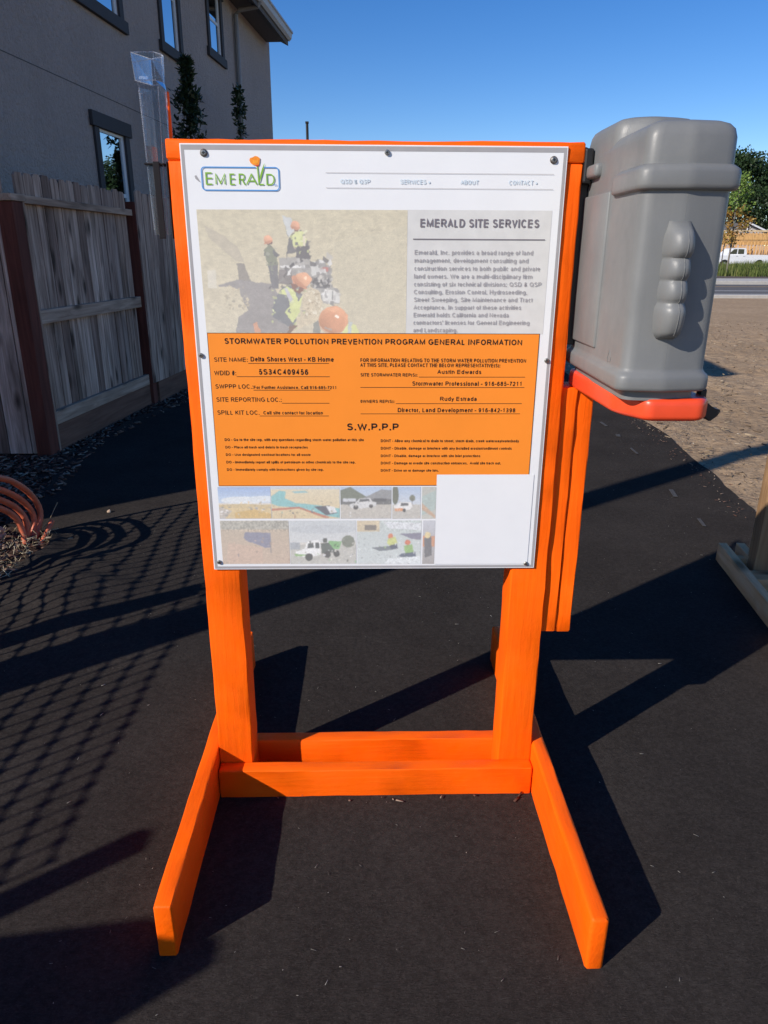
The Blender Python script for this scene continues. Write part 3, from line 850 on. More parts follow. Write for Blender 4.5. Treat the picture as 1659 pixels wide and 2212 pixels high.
# main picture, traced in units of a 1800 x 1045 frame
p = Pic(380, 220, (206, 196, 168))
p.sat = .82; p.fade = .22
p.grad(0, 1, (208, 196, 160), (216, 204, 174))
p.a *= (.86 + .30 * vnoise(p.x * 1.73, p.y, 26, 31) * .5 + .30 * vnoise(p.x * 1.73 * .5, p.y * 1.6, 60, 32) * .5)[..., None]
q = lambda pts: [((x - 140) / 1797, (y - 635) / 1045) for x, y in pts]
def qe(cx, cy, rx, ry, col, al=1.0): p.ell((cx - 140) / 1797, (cy - 635) / 1045, rx / 1797, ry / 1045, col, al)
p.speck(0.05, 1, size=2); p.streaks(2600, 0, 0, 1, 1, 41, 10, .14); p.streaks(2600, .5, .1, 1, 1, 42, 12, .24, -.5)
p.poly(q([(1300, 900), (1940, 760), (1940, 1680), (1400, 1680), (1330, 1300)]), (206, 196, 164), 0.5); p.speck(0.10, 3, 0.62, 0.15, 1, 1, 2)
p.poly(q([(190, 760), (330, 830), (470, 940), (520, 1060), (450, 1060), (330, 960), (230, 860)]), (176, 164, 148), 0.45)
p.poly(q([(450, 1075), (515, 1075), (565, 1235), (465, 1235)]), (140, 132, 126), 0.85)
p.poly(q([(280, 1260), (440, 1215), (640, 1240), (760, 1250), (800, 1350), (740, 1500), (900, 1640), (900, 1680), (400, 1680), (440, 1530), (530, 1480), (480, 1400), (460, 1300), (380, 1270), (280, 1280)]), (156, 150, 148), 0.95)
p.speck(0.06, 4, 0.1, 0.5, 0.45, 1, 3)
p.poly(q([(860, 680), (940, 700), (960, 800), (915, 860)]), (205, 208, 205)); p.poly(q([(860, 680), (875, 740), (915, 860), (905, 850)]), (150, 150, 148))
p.poly(q([(820, 1030), (1090, 1010), (1100, 1100), (1270, 1090), (1270, 1260), (1340, 1300), (1340, 1420), (1200, 1420), (1100, 1250), (830, 1250)]), (176, 172, 164))
p.poly(q([(830, 1090), (1080, 1095), (1080, 1120), (830, 1110)]), (228, 226, 220)); p.poly(q([(1090, 1060), (1220, 1055), (1230, 1150), (1100, 1180)]), (214, 212, 204))
p.poly(q([(820, 1130), (930, 1130), (930, 1250), (800, 1250)]), (140, 132, 128)); p.poly(q([(1120, 1190), (1255, 1190), (1255, 1285), (1140, 1285)]), (118, 116, 118))
qe(1240, 1125, 26, 18, (206, 120, 108)); p.rect((1180 - 140) / 1797, (1105 - 635) / 1045, (1230 - 140) / 1797, (1145 - 635) / 1045, (196, 130, 120)); qe(1210, 1230, 26, 30, (190, 186, 180))
p.poly(q([(1180, 1290), (1340, 1310), (1340, 1410), (1200, 1400)]), (222, 220, 212)); p.rect((1275 - 140) / 1797, (1310 - 635) / 1045, (1285 - 140) / 1797, (1390 - 635) / 1045, (150, 148, 144))
# short straw streaks over the ground of the picture
p.streaks(900, .05, .5, .45, 1, 43, 12, .2)
GRY = [(232, 230, 224), (196, 192, 186), (150, 146, 142), (112, 108, 108), (90, 88, 90), (214, 208, 196)]
p.clutter(46, .38, .37, .63, .62, GRY, .030, 5); p.clutter(26, .53, .50, .64, .62, GRY[2:], .022, 6); p.clutter(14, .58, .62, .67, .76, GRY[:3], .026, 7)
p.clutter(40, .10, .60, .22, .80, [(196, 182, 150), (214, 200, 166), (168, 158, 138)], .016, 8)
# standing worker
p.poly(q([(720, 1080), (810, 1070), (805, 1290), (750, 1290)]), (126, 124, 126)); p.poly(q([(692, 960), (740, 915), (790, 960), (810, 1090), (720, 1095)]), (140, 144, 120)); p.poly(q([(770, 960), (830, 1000), (800, 1030), (780, 1020)]), (110, 110, 112))
p.poly(q([(712, 900), (770, 895), (765, 920), (722, 922)]), (120, 92, 84)); qe(733, 880, 34, 36, (238, 172, 128)); p.poly(q([(700, 900), (765, 885), (772, 900), (702, 916)]), (222, 150, 110))
# driver
p.poly(q([(910, 870), (950, 820), (1020, 800), (1070, 880), (1090, 950), (900, 1000), (880, 1050)]), (118, 116, 116)); p.poly(q([(940, 850), (980, 805), (1040, 815), (1070, 880), (1040, 950), (950, 945)]), (220, 224, 148)); p.poly(q([(1040, 830), (1062, 860), (1050, 940), (1032, 940)]), (236, 222, 190))
p.poly(q([(980, 935), (1075, 930), (1095, 1040), (965, 1030)]), (104, 100, 102)); p.poly(q([(955, 790), (1000, 785), (990, 812), (962, 808)]), (150, 108, 90)); qe(972, 760, 36, 38, (238, 170, 126)); p.poly(q([(936, 775), (1010, 770), (1014, 785), (945, 795)]), (220, 150, 110))
# crouching worker
p.poly(q([(1020, 1330), (1090, 1270), (1160, 1300), (1190, 1400), (1150, 1560), (900, 1675), (880, 1675), (1010, 1480)]), (216, 200, 166)); p.speck(0.16, 5, 0.48, 0.6, 0.6, 0.95, 2)
p.poly(q([(735, 1500), (770, 1360), (850, 1270), (930, 1260), (1010, 1340), (980, 1440), (930, 1640), (860, 1610), (745, 1540)]), (128, 130, 134)); p.poly(q([(800, 1330), (880, 1265), (940, 1300), (975, 1400), (1020, 1350), (980, 1500), (920, 1590), (850, 1500), (900, 1440), (880, 1350)]), (222, 228, 146))
p.poly(q([(850, 1290), (880, 1280), (930, 1400), (905, 1420)]), (206, 204, 206)); p.poly(q([(910, 1240), (1000, 1250), (1035, 1300), (985, 1340), (930, 1300)]), (146, 100, 84)); qe(1020, 1215, 78, 66, (238, 172, 124)); p.poly(q([(925, 1180), (945, 1170), (1060, 1290), (1040, 1300), (935, 1240)]), (222, 150, 108)); qe(1045, 1195, 16, 14, (250, 208, 170))
p.poly(q([(900, 1600), (960, 1610), (900, 1680), (860, 1680)]), (140, 112, 96))
p.clutter(34, .33, .62, .50, .97, [(206, 212, 140), (232, 238, 170), (190, 196, 150), (150, 150, 150), (128, 130, 134)], .016, 9)
p.clutter(44, .49, .64, .58, .86, [(232, 218, 186), (206, 186, 146), (184, 164, 128), (240, 230, 204)], .014, 10)
p.clutter(22, .31, .28, .38, .62, [(120, 118, 118), (150, 152, 130), (104, 102, 104), (168, 168, 150)], .013, 11)
p.clutter(24, .42, .16, .53, .34, [(206, 212, 140), (236, 238, 190), (120, 118, 118), (196, 178, 150)], .013, 12)
# worker in front
p.poly(q([(1370, 1600), (1490, 1600), (1520, 1690), (1360, 1690)]), (228, 232, 150)); p.poly(q([(1420, 1580), (1450, 1585), (1440, 1690), (1410, 1690)]), (200, 206, 200)); qe(1285, 1560, 132, 122, (236, 164, 112)); qe(1270, 1590, 120, 95, (224, 146, 96), 0.5); qe(1315, 1530, 18, 16, (255, 236, 214)); qe(1290, 1470, 50, 20, (246, 176, 124), 0.7)
p.poly(q([(1200, 1620), (1270, 1640), (1270, 1660), (1200, 1640)]), (206, 180, 160)); p.poly(q([(560, 1600), (600, 1580), (630, 1680), (570, 1680)]), (222, 158, 118)); p.poly(q([(1100, 1590), (1150, 1560), (1170, 1680), (1100, 1680)]), (150, 150, 140))
for (cx_, cy_, rx_, ry_) in ((733, 880, 34, 36), (972, 760, 36, 38), (1020, 1215, 78, 66), (1285, 1560, 132, 122)):   # round the helmets
    dx_, dy_ = (p.x * 1797 + 140 - cx_) / rx_, (p.y * 1045 + 635 - cy_) / ry_
    k_ = (dx_ ** 2 + dy_ ** 2 < 1)
    p.a = np.where(k_[..., None], p.a * (1.10 - .34 * np.clip(-dx_ * .5 + dy_ * .6 + .3, 0, 1.2))[..., None], p.a)
p.rect(0.027, 0.48, 0.07, 0.63, (235, 232, 222), 0.35)
pic_mesh('printed_picture', p, (-367.0, 809.5), (67.3, 811), (67.3, 561.5), (-365.5, 562.5), YP1, board)

b = MB(); rect(b, 67.6, 561, 368, 811.5, YP1); b.build('text_panel', M_GREYBOX, board, recalc=False)

# notice
b = MB()
b.poly([bp(-364.8, 213.5, YF - 0.0008), bp(361.5, 213, YF - 0.0008), bp(361.5, 562, YF - 0.0008), bp(-364.8, 562.5, YF - 0.0008)], 1)
b.poly([bp(-363.6, 214.7, YF - 0.0011), bp(360.3, 214.2, YF - 0.0011), bp(360.3, 560.8, YF - 0.0011), bp(-363.6, 561.3, YF - 0.0011)], 0)
b.build('orange_notice', [M_NOTICE, M_INK], board, recalc=False)
YT = YF - 0.0015
ink = MB()
NOTICE = [
 ('STORMWATER POLLUTION PREVENTION PROGRAM GENERAL INFORMATION', -328, 539, 323.6, 549.5, .175),
 ('SITE NAME:', -353.5, 500.6, -280, 509.8, .135), ('Delta Shores West - KB Home', -273.6, 501.2, -91.2, 511.0, .165),
 ('WDID #:', -355, 471, -307, 481, .135), ('5S34C409456', -257, 472.3, -148.1, 484.5, .175),
 ('SWPPP LOC.:', -355, 441.5, -271.1, 451, .135), ('For Further Assistance, Call 916-685-7211', -270.1, 440.6, -85.7, 447.3, .165),
 ('SITE REPORTING LOC.:', -355, 412, -209.4, 421.6, .135),
 ('SPILL KIT LOC.', -355, 382.6, -260.4, 392.2, .135), ('Call site contact for location', -251.8, 383, -117.9, 390.4, .165),
 ('DO - Go to the site rep. with any questions regarding storm water pollution at this site', -342.8, 321.6, -25.8, 327.2, .165),
 ('DO - Place all trash and debris in trash receptacles', -342.5, 304.2, -154.7, 309.6, .165),
 ('DO - Use designated washout locations for all waste', -342.5, 286.6, -148.6, 292, .165),
 ('DO - immediately report all spills of petroleum or other chemicals to the site rep.', -342.6, 268.6, -45.3, 274, .165),
 ('DO - Immediately comply with instructions given by site rep.', -342.6, 250.8, -119.4, 256.2, .165),
 ('FOR INFORMATION RELATING TO THE STORM WATER POLLUTION PREVENTION', -32.3, 500.3, 335.3, 507.6, .165),
 ('AT THIS SITE, PLEASE CONTACT THE BELOW REPRESENTATIVE(S):', -32.3, 489.8, 278.2, 497, .165),
 ('SITE STORMWATER REP(S):', -32.2, 468.6, 94.4, 475.6, .165), ('Austin Edwards', 138.9, 474.4, 236.7, 483.3, .165),
 ('Stormwater Professional - 916-685-7211', 83, 448.2, 330.1, 457.2, .165),
 ('0WNERS REP(S):', -32.6, 409.4, 43.6, 416.2, .165), ('Rudy Estrada', 146.5, 414, 229.6, 423, .165),
 ('Director, Land Development - 916-842-1398', 51.4, 388.2, 318.5, 397.2, .165),
 ('S.W.P.P.P', -64, 346.3, 53.9, 362.2, .185),
 ('DONT - Allow any chemical to drain to street, storm drain, creek waterway/waterbody', 13.4, 318.4, 331.5, 324.2, .165),
 ('DONT - Disable, damage or interfere with any installed erosion/sediment controls', 13.5, 300.8, 316, 306.4, .165),
 ('DONT - Disable, damage or interfere with site inlet protections', 13.5, 283, 244, 288.6, .165),
 ('DONT - Damage or evade site construction entrances.  Avoid site track out.', 13.6, 265.4, 293.1, 271.2, .165),
 ('DONT - Drive on or damage site lots.', 13.6, 247.9, 148.6, 253.7, .165)]
for body, x0, z0, x1, z1, bo in NOTICE:
    tl_ = .0029            # the sheet was stuck on with a slight tilt
    put_text(ink, body, x0, z0, x1, z1 + tl_ * (x1 - x0), YT, bo, place=lambda a, b_, x0=x0: bp(a, b_ - tl_ * (a - x0), YT - LAYER[0] * 1.2e-5))
for x0, z, x1 in ((-279.1, 497.2, -102), (-306.4, 468, -100.7), (-270.8, 438, -100.9), (-208.8, 408.6, -102.7), (-260.3, 379.6, -104.5), (97.6, 467.4, 335.7), (-32.6, 444.2, 335.5), (47, 407.7, 332.2), (-32.5, 384.4, 329.7)):
    rect(ink, x0, z - 0.55, x1, z + 0.55, YT)
ink.build('notice_lettering', M_INK, board, recalc=False)

ink = MB()
put_text(ink, 'EMERALD SITE SERVICES', 93.8, 778, 342.3, 794.4, YT, .165, 1)
rect(ink, 79.2, 753.8, 356.8, 755.8, YT, 1)
PAR = ['Emerald, Inc. provides a broad range of land', 'management, development consulting and', 'construction services to both public and private', 'land owners. We are a multi-disciplinary firm', 'consisting of six technical divisions; QSD & QSP', 'Consulting, Erosion Control, Hydroseeding,', 'Street Sweeping, Site Maintenance and Tract', 'Acceptance. In support of these activities', 'Emerald holds California and Nevada', "contractors' licenses for General Engineering", 'and Landscaping.']
PX = [333.5, 324.6, 351, 335.6, 356.4, 326.9, 339.2, 315.9, 290.1, 336.3, 179.7]
for i, (t, x1) in enumerate(zip(PAR, PX)):
    z0 = 724.2 - 15.93 * i
    put_text(ink, t, 83, z0, x1, z0 + 9.4, YT, .14)
ink.build('paragraph_lettering', [M_INKGREY, M_INKTITLE], board, recalc=False)

ink = MB()
for t, x0, x1 in (('QSD & QSP', -70.8, -10.8), ('SERVICES »', 50.9, 112.6), ('ABOUT', 174.6, 211), ('CONTACT »', 273.6, 332.5)):
    put_text(ink, t, x0, 860, x1, 868.4, YT, .15)
for z in (880, 851.8):
    rect(ink, -100.5, z - 0.4, 365.5, z + 0.4, YT, 1)
ink.build('menu_lettering', [M_INKBLUE, M_INKGREY], board, recalc=False)

# logo: rounded blue frame with a gap for the stem, green letters, poppy
lg = MB()
def rr_pts(x0, z0, x1, z1, r, n=7):
    out = []
    for cx, cz, a0 in ((x1 - r, z1 - r, 0), (x0 + r, z1 - r, 90), (x0 + r, z0 + r, 180), (x1 - r, z0 + r, 270)):
        for k in range(n + 1):
            a = R(a0 + 90 * k / n)
            out.append((cx + r * math.cos(a), cz + r * math.sin(a)))
    return out
oa, ia = rr_pts(-352, 845, -194.2, 889.5, 8), rr_pts(-349.9, 847.1, -196.3, 887.4, 6.2)
for k in range(len(oa)):
    k2 = (k + 1) % len(oa)
    if k == 7:      # top edge: split for the stem gap
        for xa, xb in ((-226, None), (None, -241)):
            pa = oa[7] if xb is None else (xb, 889.5); pb = (xa, 889.5) if xb is None else oa[8]
            qa = ia[7] if xb is None else (xb, 887.4); qb = (xa, 887.4) if xb is None else ia[8]
            lg.poly([bp(*pa, YT), bp(*pb, YT), bp(*qb, YT), bp(*qa, YT)], 1)
    else:
        lg.poly([bp(*oa[k], YT), bp(*oa[k2], YT), bp(*ia[k2], YT), bp(*ia[k], YT)], 1)
put_text(lg, 'E', -343.6, 855.8, -329.2, 879.0, YT, 0.095)
for ch, x0, x1 in (('M', -324, -303.5), ('E', -295, -283.5), ('R', -276.5, -263.5), ('A', -261, -240.5), ('D', -221, -204)):
    put_text(lg, ch, x0, 855.8, x1, 877.0, YT, 0.10)
rect(lg, -237.0, 855.8, -226, 858.2, YT)
put_text(lg, 'INC.', -206, 854.8, -198.8, 858, YT - 0.0002, 0.2, 1)
lg.poly([bp(-237.2, 857, YT), bp(-234.8, 857, YT), bp(-236.6, 891, YT), bp(-238.8, 891, YT)])
lg.poly([bp(-235.5, 862, YT - .0002), bp(-233, 874, YT - .0002), bp(-228.5, 886, YT - .0002), bp(-223, 897, YT - .0002), bp(-225.5, 884, YT - .0002), bp(-229.5, 873, YT - .0002), bp(-233.6, 862, YT - .0002)])
lg.poly([bp(-243.5, 893, YT), bp(-239.5, 889.8, YT), bp(-236.8, 889.8, YT), bp(-233.5, 893.5, YT)], 3)
lg.poly([bp(x, z, YT - .0002) for x, z in ((-251, 896.5), (-247, 893.5), (-240, 892.6), (-234, 893.5), (-232.5, 899), (-231.8, 905), (-236, 908.3), (-241, 909.3), (-247, 906.5), (-251.5, 905.5), (-253, 901.5))], 2)
lg.poly([bp(x, z, YT - .0004) for x, z in ((-246, 897), (-240, 895.3), (-235.5, 897.5), (-235, 902.5), (-240, 901), (-246.5, 902))], 4)
M_POPPYL = simple('poppy_light', (0.92, 0.36, 0.03), 0.45, 0.1, 160)
lg.build('logo', [M_LOGOGREEN, M_LOGOBLUE, M_POPPY, M_POPPYRED, M_POPPYL], board, recalc=False)

# strip of small pictures
def small(w_, h_, fn, seed):
    p = Pic(w_, h_, (220, 215, 205)); fn(p)
    m_ = p.a.reshape(-1, 3)[::97] ** (1 / 2.2) * 255
    p.clutter(34, 0, .4, 1, 1, [tuple(np.clip(c_ * f_, 20, 250)) for c_ in m_[len(m_) // 2:] for f_ in (.86, 1.1)], .034, seed); p.speck(0.07, seed, size=2); p.speck(0.05, seed + 50, size=4)
    return p
def fa(p):
    p.grad(0, .5, (150, 180, 226), (196, 214, 232)); p.ell(.45, .42, .4, .12, (226, 232, 234)); p.ell(.85, .38, .3, .1, (222, 230, 234)); p.rect(0, .55, 1, 1, (222, 196, 140)); p.poly([(0, .56), (.5, .52), (1, .58), (1, .7), (0, .66)], (214, 190, 138)); p.poly([(0, .62), (.25, .75), (.1, 1), (0, 1)], (196, 186, 172))
    for k in range(26):
        x, y = (random.random() * .22, .6 + random.random() * .3) if k % 2 else (.55 + random.random() * .42, .62 + random.random() * .16)
        p.rect(x, y, x + .05, y + .03, random.choice([(232, 228, 222), (150, 150, 150), (186, 180, 172)]))
    p.poly([(.3, .8), (.7, .7), (1, .85), (1, 1), (.3, 1)], (218, 180, 100))
def fb(p):
    p.grad(0, 1, (226, 212, 178), (222, 198, 150)); p.rect(0, 0, 1, .07, (196, 206, 214)); p.poly([(0, .3), (.12, .12), (.22, .14), (.2, .35), (.35, .5), (.6, .55), (1, .68), (1, .98), (.75, .9), (.45, .66), (.1, .6), (0, .52)], (132, 196, 196)); p.poly([(.3, .14), (.5, .12), (.55, .18), (.35, .2)], (150, 196, 196))
    p.poly([(0, .68), (.4, .62), (.85, .95), (.8, 1), (.4, .68), (0, .75)], (196, 120, 92)); p.poly([(.62, .62), (.85, .58), (.97, .82), (.8, .9)], (92, 92, 104)); p.poly([(.8, .6), (.92, .62), (.96, .8), (.86, .84)], (226, 226, 224)); p.speck(.1, 8, 0, .7, .7, 1, 2)
def fc(p):
    p.grad(0, .4, (176, 196, 222), (200, 212, 224)); p.poly([(0, .1), (.2, 0), (.5, .3), (.5, .5), (0, .5)], (116, 124, 108)); p.poly([(.45, .35), (.8, .08), (1, .1), (1, .5), (.45, .5)], (146, 148, 150)); p.rect(0, .42, 1, 1, (196, 190, 178)); p.rect(0, .38, 1, .55, (110, 112, 112)); p.rect(.05, .36, .3, .46, (206, 210, 214)); p.rect(.65, .36, .9, .46, (86, 88, 92))
    p.poly([(.18, .55), (.3, .48), (.38, .36), (.58, .35), (.62, .45), (.7, .48), (.7, .6), (.4, .68), (.18, .66)], (216, 216, 214)); p.poly([(.38, .38), (.56, .37), (.58, .45), (.36, .47)], (96, 100, 104)); p.ell(.3, .64, .05, .07, (70, 70, 72)); p.ell(.6, .6, .04, .06, (70, 70, 72))
def fd(p):
    p.grad(0, .55, (170, 192, 220), (206, 214, 222)); p.ell(.1, .25, .12, .3, (104, 110, 92)); p.ell(.7, .35, .1, .1, (120, 124, 104)); p.rect(.69, .35, .71, .6, (110, 100, 90)); p.rect(0, .55, 1, 1, (196, 192, 182)); p.poly([(.05, .6), (.3, .48), (.65, .48), (.72, .62), (.6, .72), (.1, .74)], (236, 234, 230)); p.poly([(.3, .5), (.55, .5), (.58, .58), (.28, .6)], (96, 100, 106)); p.poly([(.08, .68), (.38, .66), (.36, .76), (.1, .76)], (226, 150, 90)); p.ell(.42, .73, .06, .06, (70, 70, 72))
def fe(p):
    p.grad(0, 1, (186, 186, 176), (196, 196, 184)); p.poly([(0, .3), (1, .1), (1, .7), (0, .9)], (172, 190, 184)); p.poly([(0, .5), (1, .9), (1, 1), (0, .7)], (206, 160, 120), .8)
def ff(p):
    p.grad(0, 1, (196, 180, 156), (206, 180, 156)); p.rect(0, 0, 1, .2, (176, 172, 158)); p.speck(.3, 4, 0, 0, 1, .25, 4); p.poly([(.33, .38), (.36, .26), (.73, .28), (.73, .62), (.64, .62), (.45, .5), (.38, .48)], (140, 140, 160)); p.rect(.715, .5, .73, .75, (150, 140, 140)); p.poly([(.1, .5), (.6, .62), (.6, 1), (.05, 1)], (214, 180, 156), .6)
def fg(p):
    p.grad(0, .5, (200, 206, 208), (214, 216, 214)); p.ell(.5, .2, .5, .1, (188, 194, 198), .6); p.rect(0, .55, 1, 1, (196, 194, 184)); p.ell(.88, .48, .1, .14, (128, 134, 118)); p.rect(0, .5, .15, .66, (168, 174, 178))
    p.poly([(.08, .72), (.22, .64), (.26, .48), (.42, .44), (.46, .5), (.46, .78), (.3, .84), (.08, .82)], (240, 240, 236)); p.poly([(.27, .52), (.35, .5), (.36, .62), (.26, .64)], (92, 98, 98)); p.poly([(.38, .5), (.44, .5), (.44, .64), (.38, .64)], (92, 98, 98)); p.poly([(.06, .76), (.26, .78), (.26, .82), (.08, .82)], (150, 190, 120)); p.poly([(.58, .46), (.78, .48), (.74, .66), (.58, .64)], (132, 190, 122)); p.poly([(.46, .52), (.58, .5), (.7, .72), (.48, .76)], (96, 106, 100)); p.ell(.28, .84, .06, .09, (74, 76, 74)); p.ell(.7, .76, .05, .08, (74, 76, 74)); p.ell(.56, .78, .05, .08, (80, 82, 80)); p.poly([(.5, .4), (.56, .4), (.56, .5), (.5, .5)], (84, 90, 86))
def fh(p):
    p.grad(0, 1, (196, 206, 202), (206, 214, 212)); p.rect(0, 0, .35, .25, (214, 196, 160)); p.rect(.12, .1, .3, .22, (130, 122, 112)); p.poly([(.4, .02), (1, .06), (1, .22), (.5, .18)], (220, 224, 226)); p.speck(.2, 6, .3, 0, 1, .25, 3); p.poly([(.65, .3), (1, .28), (1, .45), (.85, .42)], (134, 132, 152)); p.poly([(.22, .62), (.5, .58), (.62, .66), (.35, .7)], (120, 128, 136)); p.ell(.52, .36, .04, .07, (226, 130, 84)); p.poly([(.48, .42), (.6, .36), (.63, .52), (.52, .6), (.47, .52)], (206, 212, 120)); p.poly([(.5, .58), (.62, .52), (.64, .64), (.54, .66)], (84, 92, 112)); p.ell(.79, .5, .045, .06, (222, 118, 78)); p.poly([(.73, .58), (.86, .54), (.9, .78), (.76, .8)], (150, 190, 110)); p.poly([(.7, .76), (.92, .72), (.92, .84), (.62, .84)], (92, 104, 124)); p.poly([(.5, .88), (1, .82), (1, 1), (.42, 1)], (226, 232, 232)); p.speck(.14, 7, .4, .8, 1, 1, 3)
def fi(p):
    p.grad(0, 1, (196, 198, 206), (166, 160, 156)); p.rect(0, .35, 1, .6, (214, 150, 110)); p.poly([(.1, .4), (.7, .35), (.8, .8), (.2, .85)], (112, 112, 116)); p.ell(.4, .33, .25, .07, (232, 210, 150))
cells = [('a', 72, 46, fa, (-368, 211.2, -245.5, 132.1)), ('b', 96, 46, fb, (-247.4 + 3, 210.9, -83.6, 131.6)), ('c', 72, 46, fc, (-81.4, 210.5, 38.8, 130.9)), ('d', 40, 46, fd, (41.3, 210.3, 108.4, 130.4)), ('e', 18, 46, fe, (111.2, 210.2, 144.4, 130.1)), ('f', 96, 66, ff, (-368.5, 127, -206, 14.8)), ('g', 96, 66, fg, (-204.5, 126.6, -45.3, 13.9)), ('h', 92, 66, fh, (-43, 126, 111.5, 13)), ('i', 20, 66, fi, (115.5, 125.7, 144.4, 12.2))]
for i, (_, w_, h_, fn, (x0, z1, x1, z0)) in enumerate(cells):
    pic_mesh('small_printed_picture', small(w_, h_, fn, 20 + i), (x0, z1), (x1, z1), (x1, z0), (x0, z0), YP1, board)
b = MB(); rect(b, 144.8, 11.6, 373.2, 240.3, YF - 0.0013); b.build('blank_white_label', M_WHITE, board, recalc=False)

b = MB()
b.poly([bp(-365.5, 872, YF - .0004), bp(-362, 873.5, YF - .0004), bp(-357.5, 866, YF - .0004), bp(-353.6, 859.5, YF - .0004), bp(-358, 862, YF - .0004), bp(-364, 867, YF - .0004)])  # torn screw hole and its shadow, drawn as one grey patch
b.build('hole_and_shadow', M_GREYEDGE, board, recalc=False)
def screw(x, z, r=6.0, washer=True):
    s = MB()
    ring = lambda rad, y: [bp(x + rad * math.cos(2 * math.pi * k / 18), z + rad * math.sin(2 * math.pi * k / 18), y) for k in range(18)]
    if washer:
        s.loft([ring(r * 1.25, YF), ring(r * 1.25, YF - 0.0015), ring(r * 1.05, YF - 0.0028)], mi=1)
    s.loft([ring(r, YF - 0.001), ring(r, YF - 0.0032), ring(r * 0.75, YF - 0.0046), ring(r * 0.4, YF - 0.0048)], mi=0)
    for sx_, sz_ in ((r * .5, r * .14), (r * .14, r * .5)):
        rect(s, x - sx_, z - sz_, x + sx_, z + sz_, YF - 0.0052 - sx_ * 1e-5, 2)
    s.build('screw', [M_SCREW, M_WASHER, M_DARK], stand)
for x, z, wsh in ((-343.5, 914.4, True), (24.2, 917.6, False), (362.9, 906.4, True), (-381.0, 514.2, False), (381.0, 503.9, False), (-377.1, 20.5, False), (369.6, 12.5, False)):
    screw(x, z, 6.0 if wsh else 5.2, wsh)

# ------------------------------------------------------------------ grey canister with red lid
def round_poly(pts, d, off=0.0, k=5, dmap=None):
    """convex polygon (counter-clockwise) grown by off, corners rounded over d"""
    n = len(pts)
    P = [Vector((p[0], p[1])) for p in pts]
    E = []
    for i in range(n):
        a, b_ = P[i], P[(i + 1) % n]
        t = (b_ - a).normalized(); nn = Vector((t.y, -t.x))
        E.append((a + nn * off, t))
    Q = []
    for i in range(n):
        (p0, t0), (p1, t1) = E[i - 1], E[i]
        cr = t0.x * t1.y - t0.y * t1.x
        s = ((p1 - p0).x * t1.y - (p1 - p0).y * t1.x) / cr
        Q.append(p0 + t0 * s)
    out = []
    for i in range(n):
        a, b_, c = Q[i - 1], Q[i], Q[(i + 1) % n]
        dd = dmap[i] if dmap else d
        la = (a - b_).normalized(); lc = (c - b_).normalized()
        d1 = min(dd, (a - b_).length * .48); d2 = min(dd, (c - b_).length * .48)
        for j in range(k + 1):
            t = j / k
            p_ = (b_ + la * d1) * (1 - t) ** 2 + b_ * 2 * t * (1 - t) + (b_ + lc * d2) * t * t
            out.append(p_)
    return out
def sections(mb, pts, levels, dmap, mi=0):
    mb.loft([[(p_.x, p_.y, z) for p_ in round_poly(pts, .03, off, 5, dmap)] for z, off in levels], mi=mi)
# design drawing at full size, then brought to its real size (k) and place beside the post
CK, CO = 0.872, Vector((-0.0029, -0.2068, 0.1783))
can = tag(empty('storage_canister', (0.525, -0.13, 1.091)), 'grey moulded plastic canister with red lid hanging right of the orange stand', 'canister')
CB = [(0.514, 0.315), (0.505, -0.130), (0.588, -0.142), (0.682, -0.128), (0.702, 0.315)]     # counter-clockwise seen from above
DM = [.03, .026, .010, .026, .03]
def rel(mb):
    for v_ in mb.bm.verts: v_.co = v_.co * CK + CO - Vector(can.location)
    return mb
b = MB()
sections(b, CB, [(1.102, -.012), (1.122, -.012), (1.1230, -.004), (1.1236, .006), (1.1265, .0095), (1.132, .0105), (1.150, .0105), (1.156, .0085), (1.160, .004), (1.165, .001), (1.170, 0), (1.25, 0), (1.35, 0), (1.45, 0), (1.56, 0), (1.600, -.001), (1.615, -.005), (1.624, -.013), (1.629, -.025)], DM)
sections(b, [(0.514, 0.308), (0.514, 0.090), (0.588, 0.060), (0.692, 0.085), (0.694, 0.308)], [(1.56, .001), (1.632, .001), (1.648, -.002), (1.658, -.007), (1.664, -.016), (1.667, -.028)], [.03, .022, .02, .022, .03])   # taller neck at the back
BELT = [(0.509, 0.045), (0.505, -0.130), (0.588, -0.142), (0.682, -0.128), (0.692, 0.06)]
sections(b, BELT, [(1.5065, .001), (1.5075, .008), (1.511, .0115), (1.517, .0125), (1.538, .0125), (1.545, .0105), (1.549, .006), (1.553, .001)], DM)
b.box((0.5040, 0.075, 1.185), (0.5165, 0.285, 1.520), 0.005, seg=3)          # side plate
b.box((0.496, 0.165, 1.556), (0.525, 0.245, 1.586), 0.009, seg=3)            # side lug
b.tube([(0.588, -0.1405, z) for z in (1.166, 1.25, 1.38, 1.505)], 0.0011, 6)  # mould seam
body = rel(b).build('canister_body', M_PLASTIC, can)
auto_smooth(body, 50)
